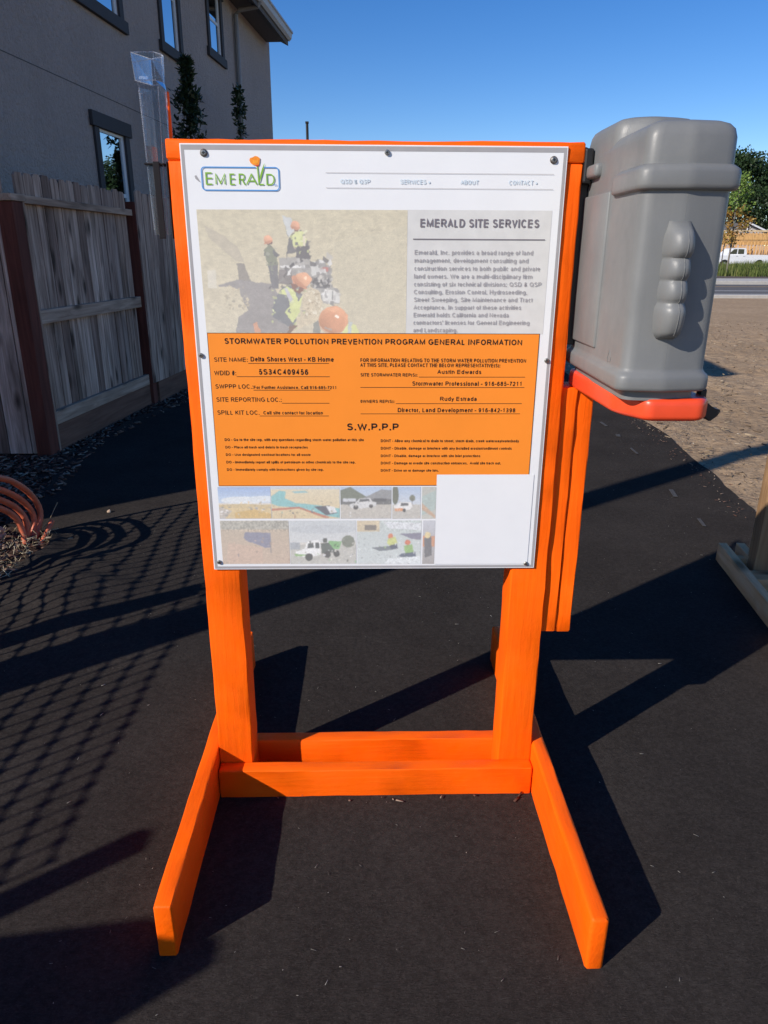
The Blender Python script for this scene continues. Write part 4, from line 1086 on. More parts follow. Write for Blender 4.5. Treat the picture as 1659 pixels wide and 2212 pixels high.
# finger grip: four knuckles standing proud of the seam
b = MB()
dirn = Vector((0.03, -1, 0)).normalized(); side = Vector((1, 0.03, 0))
lobes = [(1.435, 1.386), (1.386, 1.345), (1.345, 1.302), (1.302, 1.238)]
rings = []
def grip_ring(z, pr, hw_):
    c = Vector((0.585, -0.136, z))
    out = []
    for k in range(17):
        a = math.pi * k / 16
        x = math.cos(a); y = math.sin(a)
        out.append(c + side * (hw_ * (abs(x) ** 0.6) * (1 if x >= 0 else -1) * (1.35 if x < 0 else 1.0) * (1 + .55 * (1 - y) ** 1.6)) + dirn * (pr * y ** 0.34))
    return out
rings.append(grip_ring(1.452, .008, .012))
for li, (zt, zb_) in enumerate(lobes):
    pmax = (.046, .043, .043, .046)[li]; wmax = (.0150, .0145, .0145, .0155)[li]
    ts = np.linspace(0.03, 0.97, 11)
    for t in ts:
        sft = math.sin(math.pi * t ** 1.25) ** 0.34          # full towards the lower side of each knuckle
        if li == 3: sft = math.sin(math.pi * (.5 * t / .3 if t < .3 else .5 + .5 * (t - .3) / .7)) ** 0.55
        rings.append(grip_ring(zt + (zb_ - zt) * t, .030 + (pmax - .030) * sft, .0125 + (wmax - .0125) * sft))
rings.append(grip_ring(1.230, .008, .010))
b.loft(rings)
b.tube([rg[8] + dirn * 0.0004 for rg in rings[1:-1]], 0.0008, 5)
g = rel(b).build('finger_grip', M_PLASTIC, can); auto_smooth(g, 70)
# recycling mark: three chasing arrows in relief
b = MB()
yc, zc = -0.035, 1.180
wp_ = lambda p_, o_=.0004: Vector((0.5064 + (yc + p_.x + .116) * .0175 - o_, yc + p_.x, zc + p_.y))
for k in range(3):
    a0 = R(90 + 120 * k); a1 = R(90 + 120 * (k + 1))
    A = Vector((math.cos(a0), math.sin(a0))) * .0165; B = Vector((math.cos(a1), math.sin(a1))) * .0165
    p0, p1 = A.lerp(B, .16), A.lerp(B, .80)
    b.tube([wp_(p0), wp_(p1)], 0.0016, 6)
    t = (B - A).normalized(); nn = Vector((t.y, -t.x))
    h0 = A.lerp(B, .72)
    tri = [h0 + nn * .005, h0 - nn * .005, A.lerp(B, .95)]
    b.prism([wp_(q_, .0018) for q_ in tri], (0.003, 0, 0))
rel(b).build('recycling_mark', M_PLASTIC, can)
LB = [(0.5165, 0.312), (0.521, -0.050), (0.568, -0.136), (0.684, -0.138), (0.708, -0.108), (0.706, 0.312)]
b = MB()
sections(b, LB, [(1.056, -.030), (1.058, -.012), (1.061, -.005), (1.065, -.001), (1.070, 0), (1.092, 0), (1.099, -.001), (1.104, -.004), (1.106, -.010)], [.02, .03, .016, .014, .012, .02])
lid = rel(b).build('lid', M_LID, can); auto_smooth(lid, 45)
b = MB()
b.prism([(0.700, -.085, 1.088), (0.715, -.085, 1.091), (0.730, -.085, 1.077), (0.750, -.085, 1.073), (0.744, -.085, 1.060), (0.728, -.085, 1.047), (0.712, -.085, 1.064), (0.700, -.085, 1.072)], (0, .03, 0))
bmesh.ops.bevel(b.bm, geom=b.bm.edges[:], offset=.002, segments=2, affect='EDGES')
b.box((0.700, -.082, 1.070), (0.714, -.058, 1.118), .003)
rel(b).build('latch', M_RUBBER, can)
b = MB()
for lo, hi, bv in (((0.4232, 0.020, 1.20), (0.4440, 0.060, 1.540), .004), ((0.4232, -0.004, 1.528), (0.4425, 0.062, 1.594), .005), ((0.4232, 0.030, 1.575), (0.4400, 0.060, 1.600), .005)):
    b.box((Vector(lo) - CO) / CK, (Vector(hi) - CO) / CK, bv)
rel(b).build('mounting_bracket', M_RUBBER, can)

# ------------------------------------------------------------------ rain gauge
gx0 = -0.456
gauge = tag(empty('rain_gauge', (gx0, 0.05, 1.42)), 'clear plastic rain gauge fixed to the left post of the stand', 'rain gauge')
def relg(mb):
    for v_ in mb.bm.verts: v_.co -= Vector(gauge.location)
    return mb
def prism_rings(plan_top, plan_bot, z0, z1, k=2):
    return [[(pb[0] + (pt[0] - pb[0]) * t, pb[1] + (pt[1] - pb[1]) * t, z0 + (z1 - z0) * t) for pt, pb in zip(plan_top, plan_bot)] for t in np.linspace(0, 1, k)]
TOP = [(-0.4835, 0.030), (-0.438, 0.026), (-0.4275, 0.045), (-0.4275, 0.062), (-0.458, 0.082)]
BOT = [(-0.4800, 0.032), (-0.439, 0.028), (-0.4290, 0.046), (-0.4290, 0.060), (-0.458, 0.078)]
TT = [(-0.4745, 0.034), (-0.436, 0.032), (-0.4262, 0.046), (-0.4262, 0.056), (-0.458, 0.064)]
TB = [(-0.4700, 0.036), (-0.444, 0.034), (-0.4340, 0.046), (-0.4340, 0.054), (-0.456, 0.062)]
b = MB(); b.loft(prism_rings(TOP, BOT, 1.712, 1.760), False, False)
b.loft([[(x, y, 1.712) for x, y in BOT], [(x, y, 1.700) for x, y in TT]], False, False)
collector = relg(b).build('collector', M_CLEAR, gauge)
b = MB()
n5 = len(TOP)
for k in range(n5):          # polished rim and arrises
    p0, p1 = TOP[k], TOP[(k + 1) % n5]
    b.tube([(*p0, 1.760), (*p1, 1.760)], 0.0009, 5)
    b.tube([(*BOT[k], 1.712), (*TOP[k], 1.760)], 0.0006, 5)
    b.tube([(*BOT[k], 1.712), (*BOT[(k + 1) % n5], 1.712)], 0.0010, 5)
relg(b).build('rim', M_CLEAREDGE, collector)
b = MB()
put_text(b, 'EMERA', 0, 0, 17, 5.2, 0, 0.15, place=lambda a, z: (-0.4655 - a / 1000, 0.0700, 1.722 + z / 1000))
relg(b).build('printed_mark', M_VINYL, collector, recalc=False)
b = MB(); b.loft(prism_rings(TT, TB, 1.425, 1.700), True, False)
tube_ = relg(b).build('measuring_tube', M_CLEAR, gauge)
b = MB()
for k in range(62):
    z = 1.436 + k * 0.0042
    t = (z - 1.425) / .275
    x = TB[0][0] + (TT[0][0] - TB[0][0]) * t; y = TB[0][1] + (TT[0][1] - TB[0][1]) * t
    ln = .006 if k % 5 == 0 else .0035
    b.box((x - .0016, y - .0014, z), (x - .0016 + ln, y + .0004, z + .0022))
for k in (0, 1, 3):
    b.tube([(*TB[k], 1.425), (*TT[k], 1.700)], 0.0009, 5)
relg(b).build('scale', M_CLEAREDGE, tube_)
b = MB()
b.box((-0.4600, 0.0265, 1.418), (-0.4465, 0.0295, 1.566), 0.001)
b.box((-0.478, 0.028, 1.560), (-0.4365, 0.064, 1.5635), 0.0008)
b.box((-0.4335, 0.030, 1.418), (-0.4315, 0.060, 1.566), 0.0006)
relg(b).build('bracket', simple('smoked_plastic', (0.010, 0.009, 0.011), 0.5, 0.1, 60, 0.2), gauge)

# ------------------------------------------------------------------ house on the left
HS = math.atan2(0.11, 1.0)
SC = math.hypot(0.11, 1.0)
house = tag(empty('stucco_house', (-3.5, 3.9, 0), -HS), 'two storey grey stucco house with charcoal window trim behind the fence', 'house')
# local frame: +x out of the wall towards the path, +y along the wall away from the camera
DP = 9.0
S0, S1, HE = -1.85, 12.75, 5.62
wins = [(3.79, 4.50, 1.15, 2.72, 2.04), (6.19, 6.84, 4.12, 5.36, 4.78), (8.37, 9.02, 4.55, 5.42, 5.02), (3.30, 4.72, 4.02, 5.36, None)]
def wall_with_holes(mb, holes, y0, y1, z0, z1, x=0.0, depth=0.12):
    ys_ = sorted({y0, y1, *[h[0] for h in holes], *[h[1] for h in holes]})
    zs_ = sorted({z0, z1, *[h[2] for h in holes], *[h[3] for h in holes]})
    for i in range(len(ys_) - 1):
        for j in range(len(zs_) - 1):
            cy_, cz_ = (ys_[i] + ys_[i + 1]) / 2, (zs_[j] + zs_[j + 1]) / 2
            if any(h[0] < cy_ < h[1] and h[2] < cz_ < h[3] for h in holes): continue
            mb.poly([(x, ys_[i], zs_[j]), (x, ys_[i + 1], zs_[j]), (x, ys_[i + 1], zs_[j + 1]), (x, ys_[i], zs_[j + 1])])
    for h in holes:
        a, b_, c, d_ = h[:4]
        for q_ in ([(a, c), (b_, c)], [(b_, c), (b_, d_)], [(b_, d_), (a, d_)], [(a, d_), (a, c)]):
            (ya, za), (yb, zb2) = q_
            mb.poly([(x, ya, za), (x, yb, zb2), (x - depth, yb, zb2), (x - depth, ya, za)])
b = MB()
wall_with_holes(b, wins, S0, S1, 0, HE + 0.1)
b.poly([(0, S1, 0), (-DP, S1, 0), (-DP, S1, HE + .1), (-DP / 2, S1, HE + 2.3), (0, S1, HE + .1)])
b.poly([(0, S0, 0), (0, S0, HE + .1), (-DP / 2, S0, HE + 2.3), (-DP, S0, HE + .1), (-DP, S0, 0)])
b.poly([(-DP, S0, 0), (-DP, S1, 0), (-DP, S1, HE + .1), (-DP, S0, HE + .1)])
wall_ = b.build('wall', M_STUCCO, house, recalc=False)
b = MB(); b.box((0.0005, S0, 3.072), (0.003, S1, 3.081)); b.build('control_joint', simple('joint_bead', (0.10, 0.098, 0.10), .9), wall_)
b = MB()      # lower front wing, out of view, added to shape the house shadow
b.box((-DP, -3.30, 0), (-0.02, S0 - 0.003, 4.3)); b.build('shadow_wing', M_STUCCO, house)
b = MB()
sl = 2.2 / (DP / 2)
for sgn in (1, -1):
    x_e = 0.47 if sgn > 0 else -DP - .47
    z_e = HE + .16 - .47 * sl + .10
    b.prism([(x_e, S0 - .35, z_e), (-DP / 2, S0 - .35, HE + 2.46), (-DP / 2, S0 - .35, HE + 2.34), (x_e, S0 - .35, z_e - .12)], (0, S1 - S0 + .10, 0))
roof = b.build('roof', M_ROOF, house)
b = MB(); b.box((-0.003, S0 - .30, HE - .02), (0.44, S1 - .28, HE + .02)); b.build('soffit', M_SOFFIT, house)
b = MB()
prof = [(0.44, 5.63), (0.50, 5.615), (0.545, 5.66), (0.560, 5.74), (0.575, 5.755), (0.575, 5.785), (0.44, 5.785)]
b.prism([(x, S0 - .32, z) for x, z in prof], (0, S1 - S0 + .08, 0))
b.box((0.555, S0 - .32, 5.752), (0.583, S1 - .24, 5.790), 0.004)
gut = b.build('gutter', M_GUTTER, house)
b = MB()
b.tube([(0.50, 9.95, 5.64), (0.46, 9.95, 5.56), (0.12, 9.92, 5.50), (0.055, 9.90, 5.42), (0.055, 9.90, 5.2), (0.055, 9.90, 0.1)], 0.042, 8)
b.build('downspout', M_DOWN, house)
for (y0, y1, z0, z1, rail) in wins:
    f = MB()
    T = 0.115
    f.box((0.001, y0 - T, z0 - 0.001), (0.03, y0, z1), .003); f.box((0.001, y1, z0 - 0.001), (0.03, y1 + T, z1), .003)
    f.box((0.0012, y0 - T - .06, z1), (0.045, y1 + T + .06, z1 + .155), .004)
    f.box((0.0012, y0 - T - .06, z0 - .135), (0.05, y1 + T + .06, z0 - .002), .004)
    win = f.build('window', M_TRIM, house)
    v_ = MB()
    fwid = 0.032
    v_.box((-0.055, y0 + .001, z0 + .001), (-0.004, y0 + fwid, z1 - .001), .003); v_.box((-0.055, y1 - fwid - .03, z0 + .001), (-0.004, y1 - .001, z1 - .001), .003)
    v_.box((-0.054, y0 + fwid, z0 + .001), (-0.005, y1 - fwid - .03, z0 + fwid), .003); v_.box((-0.054, y0 + fwid, z1 - fwid), (-0.005, y1 - fwid - .03, z1 - .001), .003)
    if rail: v_.box((-0.05, y0 + fwid, rail - .022), (-0.010, y1 - fwid - .03, rail + .022), .003)
    v_.build('sash', M_VINYL, win)
    g_ = MB(); g_.box((-0.030, y0 + .02, z0 + .02), (-0.020, y1 - .02, z1 - .02)); g_.build('pane', M_GLASS, win)
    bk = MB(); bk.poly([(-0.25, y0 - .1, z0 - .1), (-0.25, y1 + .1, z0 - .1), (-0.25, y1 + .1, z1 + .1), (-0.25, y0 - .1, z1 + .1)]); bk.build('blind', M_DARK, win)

# ------------------------------------------------------------------ fences
def fence_thing(loc, rz, label): return tag(empty('wooden_fence', loc, rz), label, 'fence', 'weathered wooden fence sections')
def pickets(mb, y0, y1, x0, z0, z1, wd=0.14, th=0.016, along='y', seed=0):
    r = random.Random(seed)
    y = y0
    while y < y1:
        ww = wd * (0.94 + r.random() * .08)
        e_ = min(y + ww - 0.0065, y1)
        ztop = z1 + (r.random() - .5) * .02
        dx = (r.random() - .5) * .008
        dg = .018
        prof = [(y, z0), (e_, z0), (e_, ztop - dg), (e_ - dg, ztop), (y + dg, ztop), (y, ztop - dg)]
        if e_ - y > .06:
            if along == 'y': mb.prism([(x0 + dx, a, c) for a, c in prof], (th, 0, 0))
            else: mb.prism([(a, x0 + dx, c) for a, c in prof], (0, th, 0))
        y += ww
f1 = fence_thing((-2.262, 3.50, 0), -HS, 'weathered fence panel with exposed rails between two dark posts')
b = MB(); pickets(b, 0.06, 1.74, -0.062, 0.20, 1.875, 0.115, seed=3); b.build('pickets', M_PICKET, f1)
for z0, z1 in ((1.685, 1.735), (0.912, 1.005), (0.205, 0.300)):
    b = MB(); b.box((-0.044, 0.05, z0), (-0.003 if z0 > 1.5 else -0.006, 1.775, z1), .003); b.build('rail', M_RAIL, f1)
b = MB(); b.box((-0.035, 0.05, 0.01), (-0.010, 1.78, 0.203), .002); b.build('kickboard', M_KICK, f1)
b = MB(); b.box((-0.10, -0.10, 0), (0.004, 0.022, 1.690), .004); b.build('post', M_POSTW, f1)
b = MB(); b.box((-0.115, -0.112, 1.692), (0.012, 0.05, 1.735), .003); b.build('post_cap', M_RAIL, f1)
b = MB(); b.box((-0.06, 0.024, 0.02), (0.006, 0.044, 1.690), .002); b.build('post_trim', M_PICKET, f1)
b = MB(); b.box((-0.075, 1.79, 0), (0.016, 1.885, 1.80), .004); b.build('post', M_POSTW, f1)
f2 = fence_thing((-2.262, 3.50, 0), -HS, 'weathered fence panel of upright boards beyond the second dark post')
b = MB(); pickets(b, 1.80, 9.5, 0.020, 0.215, 1.885, 0.135, seed=8); b.build('pickets', M_PICKET, f2)
b = MB(); b.box((-0.02, 1.90, 0.01), (0.030, 9.5, 0.212), .002); b.build('kickboard', M_KICK, f2)
for yp in (4.3, 6.8, 9.4):
    b = MB(); b.box((-0.09, yp, 0), (0.000, yp + .09, 1.80), .004); b.build('post', M_POSTW, f2)
f3 = fence_thing((-2.36, 3.42, 0), 0, 'short weathered fence return meeting the house wall, nearest the camera')
b = MB(); pickets(b, -1.45, 0.030, 0.0, 0.03, 1.90, 0.16, along='x', seed=5); b.build('pickets', M_PICKET, f3)
for z in (0.25, 1.0, 1.65):
    b = MB(); b.box((-1.45, 0.017, z), (-0.006, 0.055, z + .09), .003); b.build('rail', M_RAIL, f3)

# ------------------------------------------------------------------ plants
def leaf_cloud(name, C_, S_, mat, parent, up_bias=0.3, aspect=0.5):
    n = len(C_)
    d = rng.normal(size=(n, 3)); d[:, 2] += up_bias
    d /= np.linalg.norm(d, axis=1)[:, None]
    h = rng.normal(size=(n, 3)); e_ = np.cross(d, h); e_ /= np.linalg.norm(e_, axis=1)[:, None] + 1e-9
    S_ = np.asarray(S_)[:, None]
    A = C_; B = C_ + d * S_ * .5 + e_ * S_ * aspect * .5; T = C_ + d * S_; D_ = C_ + d * S_ * .5 - e_ * S_ * aspect * .5
    V = np.stack([A, B, T, D_], 1).reshape(-1, 3)
    return raw_mesh(name, V, np.arange(4 * n).reshape(-1, 4), mat, parent)

def shrub(loc, height, rad, n, label, mat, prof, group=None):
    t = tag(empty('young_tree', loc), label, 'tree', group)
    b = MB(); b.tube([(0, 0, 0), (.02, .01, height * .4), (-.01, .02, height * .75), (.02, 0, height * .98)], [.025, .02, .012, .004], 7); b.build('trunk', M_DARKBARK, t)
    C_, S_ = [], []
    r = np.random.default_rng(int(height * 100))
    nb = int(n / 24)
    for k in range(nb):
        z = height * (0.45 + 0.55 * r.random() ** 0.75)
        rr_ = rad * np.interp(z / height, [p_[0] for p_ in prof], [p_[1] for p_ in prof])
        a = r.random() * 6.283
        tip = np.array([math.cos(a), math.sin(a), 0.9]) * rr_
        for j in range(24):
            q_ = r.random()
            C_.append(np.array([0, 0, z]) + tip * q_ + r.normal(size=3) * .02); S_.append(.055 + r.random() * .06)
    C_ = np.array(C_)
    leaf_cloud('crown', C_, np.array(S_), mat, t, 0.5, 0.38)
    return t
shrub((-2.40, 9.40, 0), 3.78, 0.42, 2900, 'bushy dark young tree by the house wall with a spindly leader', M_LAUREL, [(.3, .08), (.66, .12), (.72, .50), (.80, .50), (.855, .40), (.885, .12), (1, .07)])
shrub((-2.060, 11.55, 0), 3.84, 0.10, 1100, 'thin dark sapling standing in front of the downspout', M_LAUREL, [(.3, .9), (.8, .7), (1, .5)])
# dark pole between house and sign
pl = MB(); pl.tube([(0, 0, 0), (0, 0, 5.41)], .045, 10); pl.box((-.055, -.055, 5.36), (.055, .055, 5.42), .01)
pole = pl.build('vent_pole', M_DARK); pole.location = (-1.94, 25, 0); tag(pole, 'slim dark pole tip showing over the top of the sign', 'pole')

def big_tree(loc, h, cr, n, label, mat, leaf, trunk_h, seed, group=None, bark=M_DARKBARK, squash=0.8, name='oak_tree'):
    r = np.random.default_rng(seed)
    t = tag(empty(name, loc), label, 'tree', group)
    b = MB()
    b.tube([(0, 0, 0), (.05 * cr, 0, trunk_h * .6), (0, .04 * cr, trunk_h), (.05 * cr, 0, h * .7)], [h * .035, h * .028, h * .022, h * .008], 8)
    cl = []
    for k in range(26):
        a = r.random() * 6.283; ph = r.random() * 1.9 - .55
        rr_ = cr * (0.45 + .55 * r.random())
        c = np.array([math.cos(a) * math.cos(ph) * rr_, math.sin(a) * math.cos(ph) * rr_, trunk_h + (h - trunk_h) * .45 + math.sin(ph) * (h - trunk_h) * .48])
        cl.append((c, cr * (.22 + .2 * r.random())))
        if k < 9: b.tube([(0, 0, trunk_h * .9), tuple(c * np.array([.5, .5, 1]) * np.array([1, 1, .85])), tuple(c)], [h * .014, h * .009, h * .004], 6)
    b.build('trunk', bark, t)
    C_, S_ = [], []
    per = n // len(cl)
    for c, rad in cl:
        d = r.normal(size=(per, 3)); d /= np.linalg.norm(d, axis=1)[:, None]
        q_ = c + d * (rad * (0.55 + .5 * r.random(per)))[:, None] * np.array([1, 1, squash])
        C_.append(q_); S_.append(leaf * (.6 + .8 * r.random(per)))
    leaf_cloud('crown', np.concatenate(C_), np.concatenate(S_), mat, t, 0.1, 0.7)
    return t
GT = 'dark trees beyond the framed house'
big_tree((57.0, 118, 0), 15.2, 7.5, 15000, 'tall dark oak crown behind the framed house, peak by the canister', M_OAK, .42, 3.5, 1, GT)
big_tree((66.0, 122, 0), 12.6, 6.5, 11000, 'lower dark oak at the far right edge of the view', M_OAK, .42, 3, 2, GT)
big_tree((47.0, 124, 0), 12.5, 6.5, 4200, 'dark oak mostly hidden behind the grey canister', M_OAK, .8, 3, 3, GT)
big_tree((74.0, 116, 0), 13, 6.5, 3200, 'dark oak outside the right edge of the view', M_OAK, .8, 3, 4, GT)
big_tree((61.5, 108, 0), 7.6, 3.4, 5200, 'low round green tree beside the pale gable roof', M_OAK, .3, 1.4, 5, GT)

def street_tree(loc, h, label, mats, seed):
    r = np.random.default_rng(seed)
    t = tag(empty('street_tree', loc), label, 'tree', 'young street trees in the planting strip')
    b = MB()
    b.tube([(0, 0, 0), (.03, 0, h * .3), (-.02, .02, h * .6), (.04, 0, h * .95)], [.06, .05, .035, .012], 7)
    A = [[], []]; S_ = [[], []]
    for k in range(46):
        z = h * (.27 + .68 * r.random())
        rr_ = 1.0 * np.interp(z / h, [.27, .45, .7, 1], [.7, 1.0, .75, .25])
        a = r.random() * 6.283
        tip = np.array([math.cos(a) * rr_, math.sin(a) * rr_, .55])
        b.tube([(0, 0, z), tuple(np.array([0, 0, z]) + tip * .6), tuple(np.array([0, 0, z]) + tip)], [.016, .010, .004], 5)
        which = 1 if (len(mats) > 1 and z > h * .62) else 0
        for j in range(46):
            q_ = .35 + .75 * r.random()
            A[which].append(np.array([0, 0, z]) + tip * q_ + r.normal(size=3) * .12); S_[which].append(.09 + .09 * r.random())
    b.build('trunk', M_BARK, t)
    for wh, m_ in enumerate(mats):
        if A[wh]: leaf_cloud('crown', np.array(A[wh]), np.array(S_[wh]), m_, t, -.2, .75)
    return t
street_tree((22.85, 46, .14), 5.6, 'staked young street tree turning orange behind the street kerb', [M_AUTUMN, M_LIME], 4)
street_tree((28.2, 46.8, .14), 5.2, 'young orange street tree cut by the right edge of the view', [M_AUTUMN], 6)
b = MB(); b.tube([(0, 0, 0), (0, 0, 1.9)], .03, 6); b.tube([(0, 0, 1.7), (.32, 0.3, 1.75)], .012, 5)
st_ = b.build('tree_stake', M_DARKBARK); st_.location = (22.35, 45.8, .14); tag(st_, 'dark stake tied to the orange street tree', 'stake')

# ------------------------------------------------------------------ white pickup, side on
M_CARWHITE = simple('white_car_paint', (0.78, 0.78, 0.78), 0.25, 0.02, 3, 0.5)
M_CARGLASS = simple('dark_car_glass', (0.02, 0.025, 0.025), 0.08, 0.1, 3, 0.8)
M_TYRE = simple('tyre_rubber', (0.02, 0.02, 0.02), 0.85)
M_RIM = simple('alloy_rim', (0.5, 0.5, 0.5), 0.35, 0.05, 5, 0.5, 0, 0.6)
M_TAIL = simple('red_tail_light', (0.35, 0.012, 0.015), 0.25)
car = tag(empty('pickup_truck', (35.0, 72.0, 0.006)), 'white crew cab pickup parked side on behind the grass strip', 'pickup')
# local: x forward is -x; front wheel at x=0, rear wheel at x=3.45
b = MB()
def arch(x0, n=9, r=.47): return [(x0 + r * math.cos(math.pi * k / n), 0.42 + r * math.sin(math.pi * k / n)) for k in range(n, -1, -1)]
prof = [(-0.95, .45), (-.50, .40)] + arch(0) + [(.55, .36), (2.9, .36)] + arch(3.45) + [(4.0, .45), (4.72, .52), (4.72, 1.32), (2.15, 1.34), (2.10, 1.34), (1.9, 1.36), (-.55, 1.22), (-.9, 1.05)]
b.prism([(x, 0, z) for x, z in prof], (0, 1.95, 0))
b.build('body', M_CARWHITE, car)
b = MB()
pr = [(.05, 1.26), (.75, 1.90), (1.1, 1.96), (2.0, 1.95), (2.14, 1.36)]
b.prism([(x, .10, z) for x, z in pr], (0, 1.75, 0)); cab = b.build('cab', M_CARWHITE, car)
b = MB()
for q_ in ([(.35, 1.40), (.82, 1.84), (1.12, 1.86), (1.12, 1.40)], [(1.24, 1.40), (1.24, 1.86), (1.80, 1.84), (1.84, 1.40)]):
    b.prism([(x, .085, z) for x, z in q_], (0, .02, 0))
b.build('side_window', M_CARGLASS, car)
for x in (0, 3.45):
    b = MB(); cyl = lambda r, y: [(x + r * math.cos(2 * math.pi * k / 20), y, .39 + r * math.sin(2 * math.pi * k / 20)) for k in range(20)]
    b.loft([cyl(.36, .02), cyl(.39, .05), cyl(.39, .25), cyl(.36, .28)]); wh = b.build('wheel', M_TYRE, car)
    b = MB(); b.loft([cyl(.24, .012), cyl(.24, .03)]); b.build('rim', M_RIM, wh)
for y in (-.01, 1.76):
    b = MB(); b.box((4.52, y, .92), (4.74, y + .2, 1.26), .02); b.build('tail_light', M_TAIL, car)
b = MB(); b.box((4.72, .1, .50), (4.86, 1.85, .70), .03); b.build('bumper', M_RIM, car)
for x in (1.05, 1.75):
    b = MB(); b.box((x, -.012, 1.17), (x + .2, .004, 1.21), .004); b.build('door_handle', M_RIM, car)

# ------------------------------------------------------------------ framed house and the finished one behind
M_STUD = wood('yellow_framing_timber', (0.52, 0.30, 0.11), (0.66, 0.40, 0.16), (0.76, 0.50, 0.22), 'z', False)
fr = tag(empty('framed_house', (38.5, 86, 0)), 'house under construction with bare yellow stud walls', 'house')
for z, nm in ((.10, 'bottom_plate'), (2.83, 'top_plate'), (3.52, 'top_plate')):
    b = MB(); b.box((0, 0, z), (16, .12, z + .12)); b.build(nm, M_STUD, fr)
b = MB(); b.box((-.2, -.06, 2.95), (16.2, -.01, 3.50)); b.build('header_beam', M_STUD, fr)
b = MB(); b.box((-.3, -.05, 3.80), (16.3, .1, 4.0)); b.build('fascia', simple('pale_sheathing', (0.60, 0.45, 0.27), .8, .2, 2), fr)
sb = MB(); sb.box((-.03, .005, .22), (.03, .115, 3.80)); st0 = sb.build('stud', M_STUD, fr)
rr2 = random.Random(3)
xs_ = [k * .42 for k in range(38)]
for k, x in enumerate(xs_):
    s_ = st0 if k == 0 else st0.copy()
    if k: COL.objects.link(s_); s_.parent = fr
    s_.location = (x + rr2.random() * .14, 0, 0)
    s2 = st0.copy(); COL.objects.link(s2); s2.parent = fr; s2.location = (x + rr2.random() * .25, 5.5, 0); s2.scale = (1.3, 1, 1)
for k in range(7):
    b = MB(); b.tube([(k * 2.2 + .4, .2, .2), (k * 2.2 + 2.2, .2, 2.4)], .05, 4); b.build('brace', M_STUD, fr)
b = MB(); b.box((-.2, 5.45, 2.47), (16.2, 5.6, 2.9)); b.build('top_plate', M_STUD, fr)
b = MB(); b.box((-.3, 7.5, 0), (16.2, 7.6, 2.4)); b.build('rear_wall', simple('pale_gap_light', (0.62, 0.50, 0.42), .8, .25, 1.2), fr)  # pale tone stands in for skylight showing between the studs
gh = tag(empty('gabled_house', (49.6, 98, 0)), 'finished house with pale gable and grey roof behind the framing', 'house')
b = MB(); b.prism([(-2.6, 0, 0), (2.6, 0, 0), (2.6, 0, 4.05), (0, 0, 5.1), (-2.6, 0, 4.05)], (0, 9, 0)); b.build('wall', simple('pale_siding', (0.50, 0.45, 0.42), .8, .05, 2), gh)
b = MB()
for s_ in (-1, 1): b.prism([(s_ * 3.1, -.4, 4.05), (0, -.4, 5.30), (0, -.4, 5.14), (s_ * 3.1, -.4, 3.89)], (0, 9.8, 0))
rf = b.build('roof', M_ROOF, gh)
b = MB()
for s_ in (-1, 1): b.prism([(s_ * 3.12, -.46, 4.08), (0, -.46, 5.33), (0, -.46, 5.12), (s_ * 3.12, -.46, 3.87)], (0, .055, 0))
b.build('barge_board', M_VINYL, gh)
for s_ in (-1, 1):
    b = MB(); b.tube([(0, -.2, 5.05), (s_ * 0.9, -.2, 4.1)] if s_ > 0 else [(0, -.2, 5.05), (0, -.2, 4.0)], .07, 4); b.build('gable_brace', M_VINYL, gh)

# ------------------------------------------------------------------ unpainted wooden stand at the right edge
ws = tag(empty('timber_stand', (1.655, 1.50, 0), math.atan2(-0.15, 0.987)), 'unpainted timber stand base with post at the right edge', 'stand')
def wl(name, a, b_, axis):
    o = lumber(name, a, b_, axis, ws, {'x': M_FIR_X, 'y': M_FIR_Y, 'z': M_FIR_Z}[axis], .003, .0008)
    return o
wl('foot', (0.0, -1.15, 0.004), (0.038, 0.04, 0.0925), 'y')
wl('foot', (0.085, -0.12, 0.004), (0.123, 0.05, 0.0925), 'y')
wl('back_rail', (0.0395, -0.105, 0.004), (0.90, -0.067, 0.075), 'x')
wl('post', (0.086, -0.198, 0.004), (0.175, -0.109, 1.55), 'z')
wl('front_rail', (0.0395, -0.300, 0.004), (0.90, -0.201, 0.060), 'x')
wl('post', (0.81, -0.198, 0.004), (0.899, -0.109, 1.55), 'z')
wl('foot', (0.902, -1.15, 0.004), (0.940, 0.04, 0.0925), 'y')

# ------------------------------------------------------------------ cut orange conduit ends by the path
M_CONDUIT = simple('orange_conduit', (0.56, 0.135, 0.065), 0.5, 0.15, 25, 0.4)
cb = tag(empty('conduit_bundle', (-1.72, 1.82, 0)), 'bundle of terracotta orange conduits arching out of the ground', 'conduit')
def cpath(pts):
    return [Vector(p_) - Vector(cb.location) for p_ in pts]
def spline(P, n=22):
    P = [Vector(p_) for p_ in P]; out = []
    P = [P[0] * 2 - P[1]] + P + [P[-1] * 2 - P[-2]]
    for i in range(1, len(P) - 2):
        for k in range(n // (len(P) - 3) + 1):
            t = k / (n // (len(P) - 3) + 1)
            a, b_, c, d_ = P[i - 1], P[i], P[i + 1], P[i + 2]
            out.append(.5 * ((2 * b_) + (c - a) * t + (2 * a - 5 * b_ + 4 * c - d_) * t * t + (3 * b_ - a - 3 * c + d_) * t ** 3))
    out.append(P[-2])
    return out
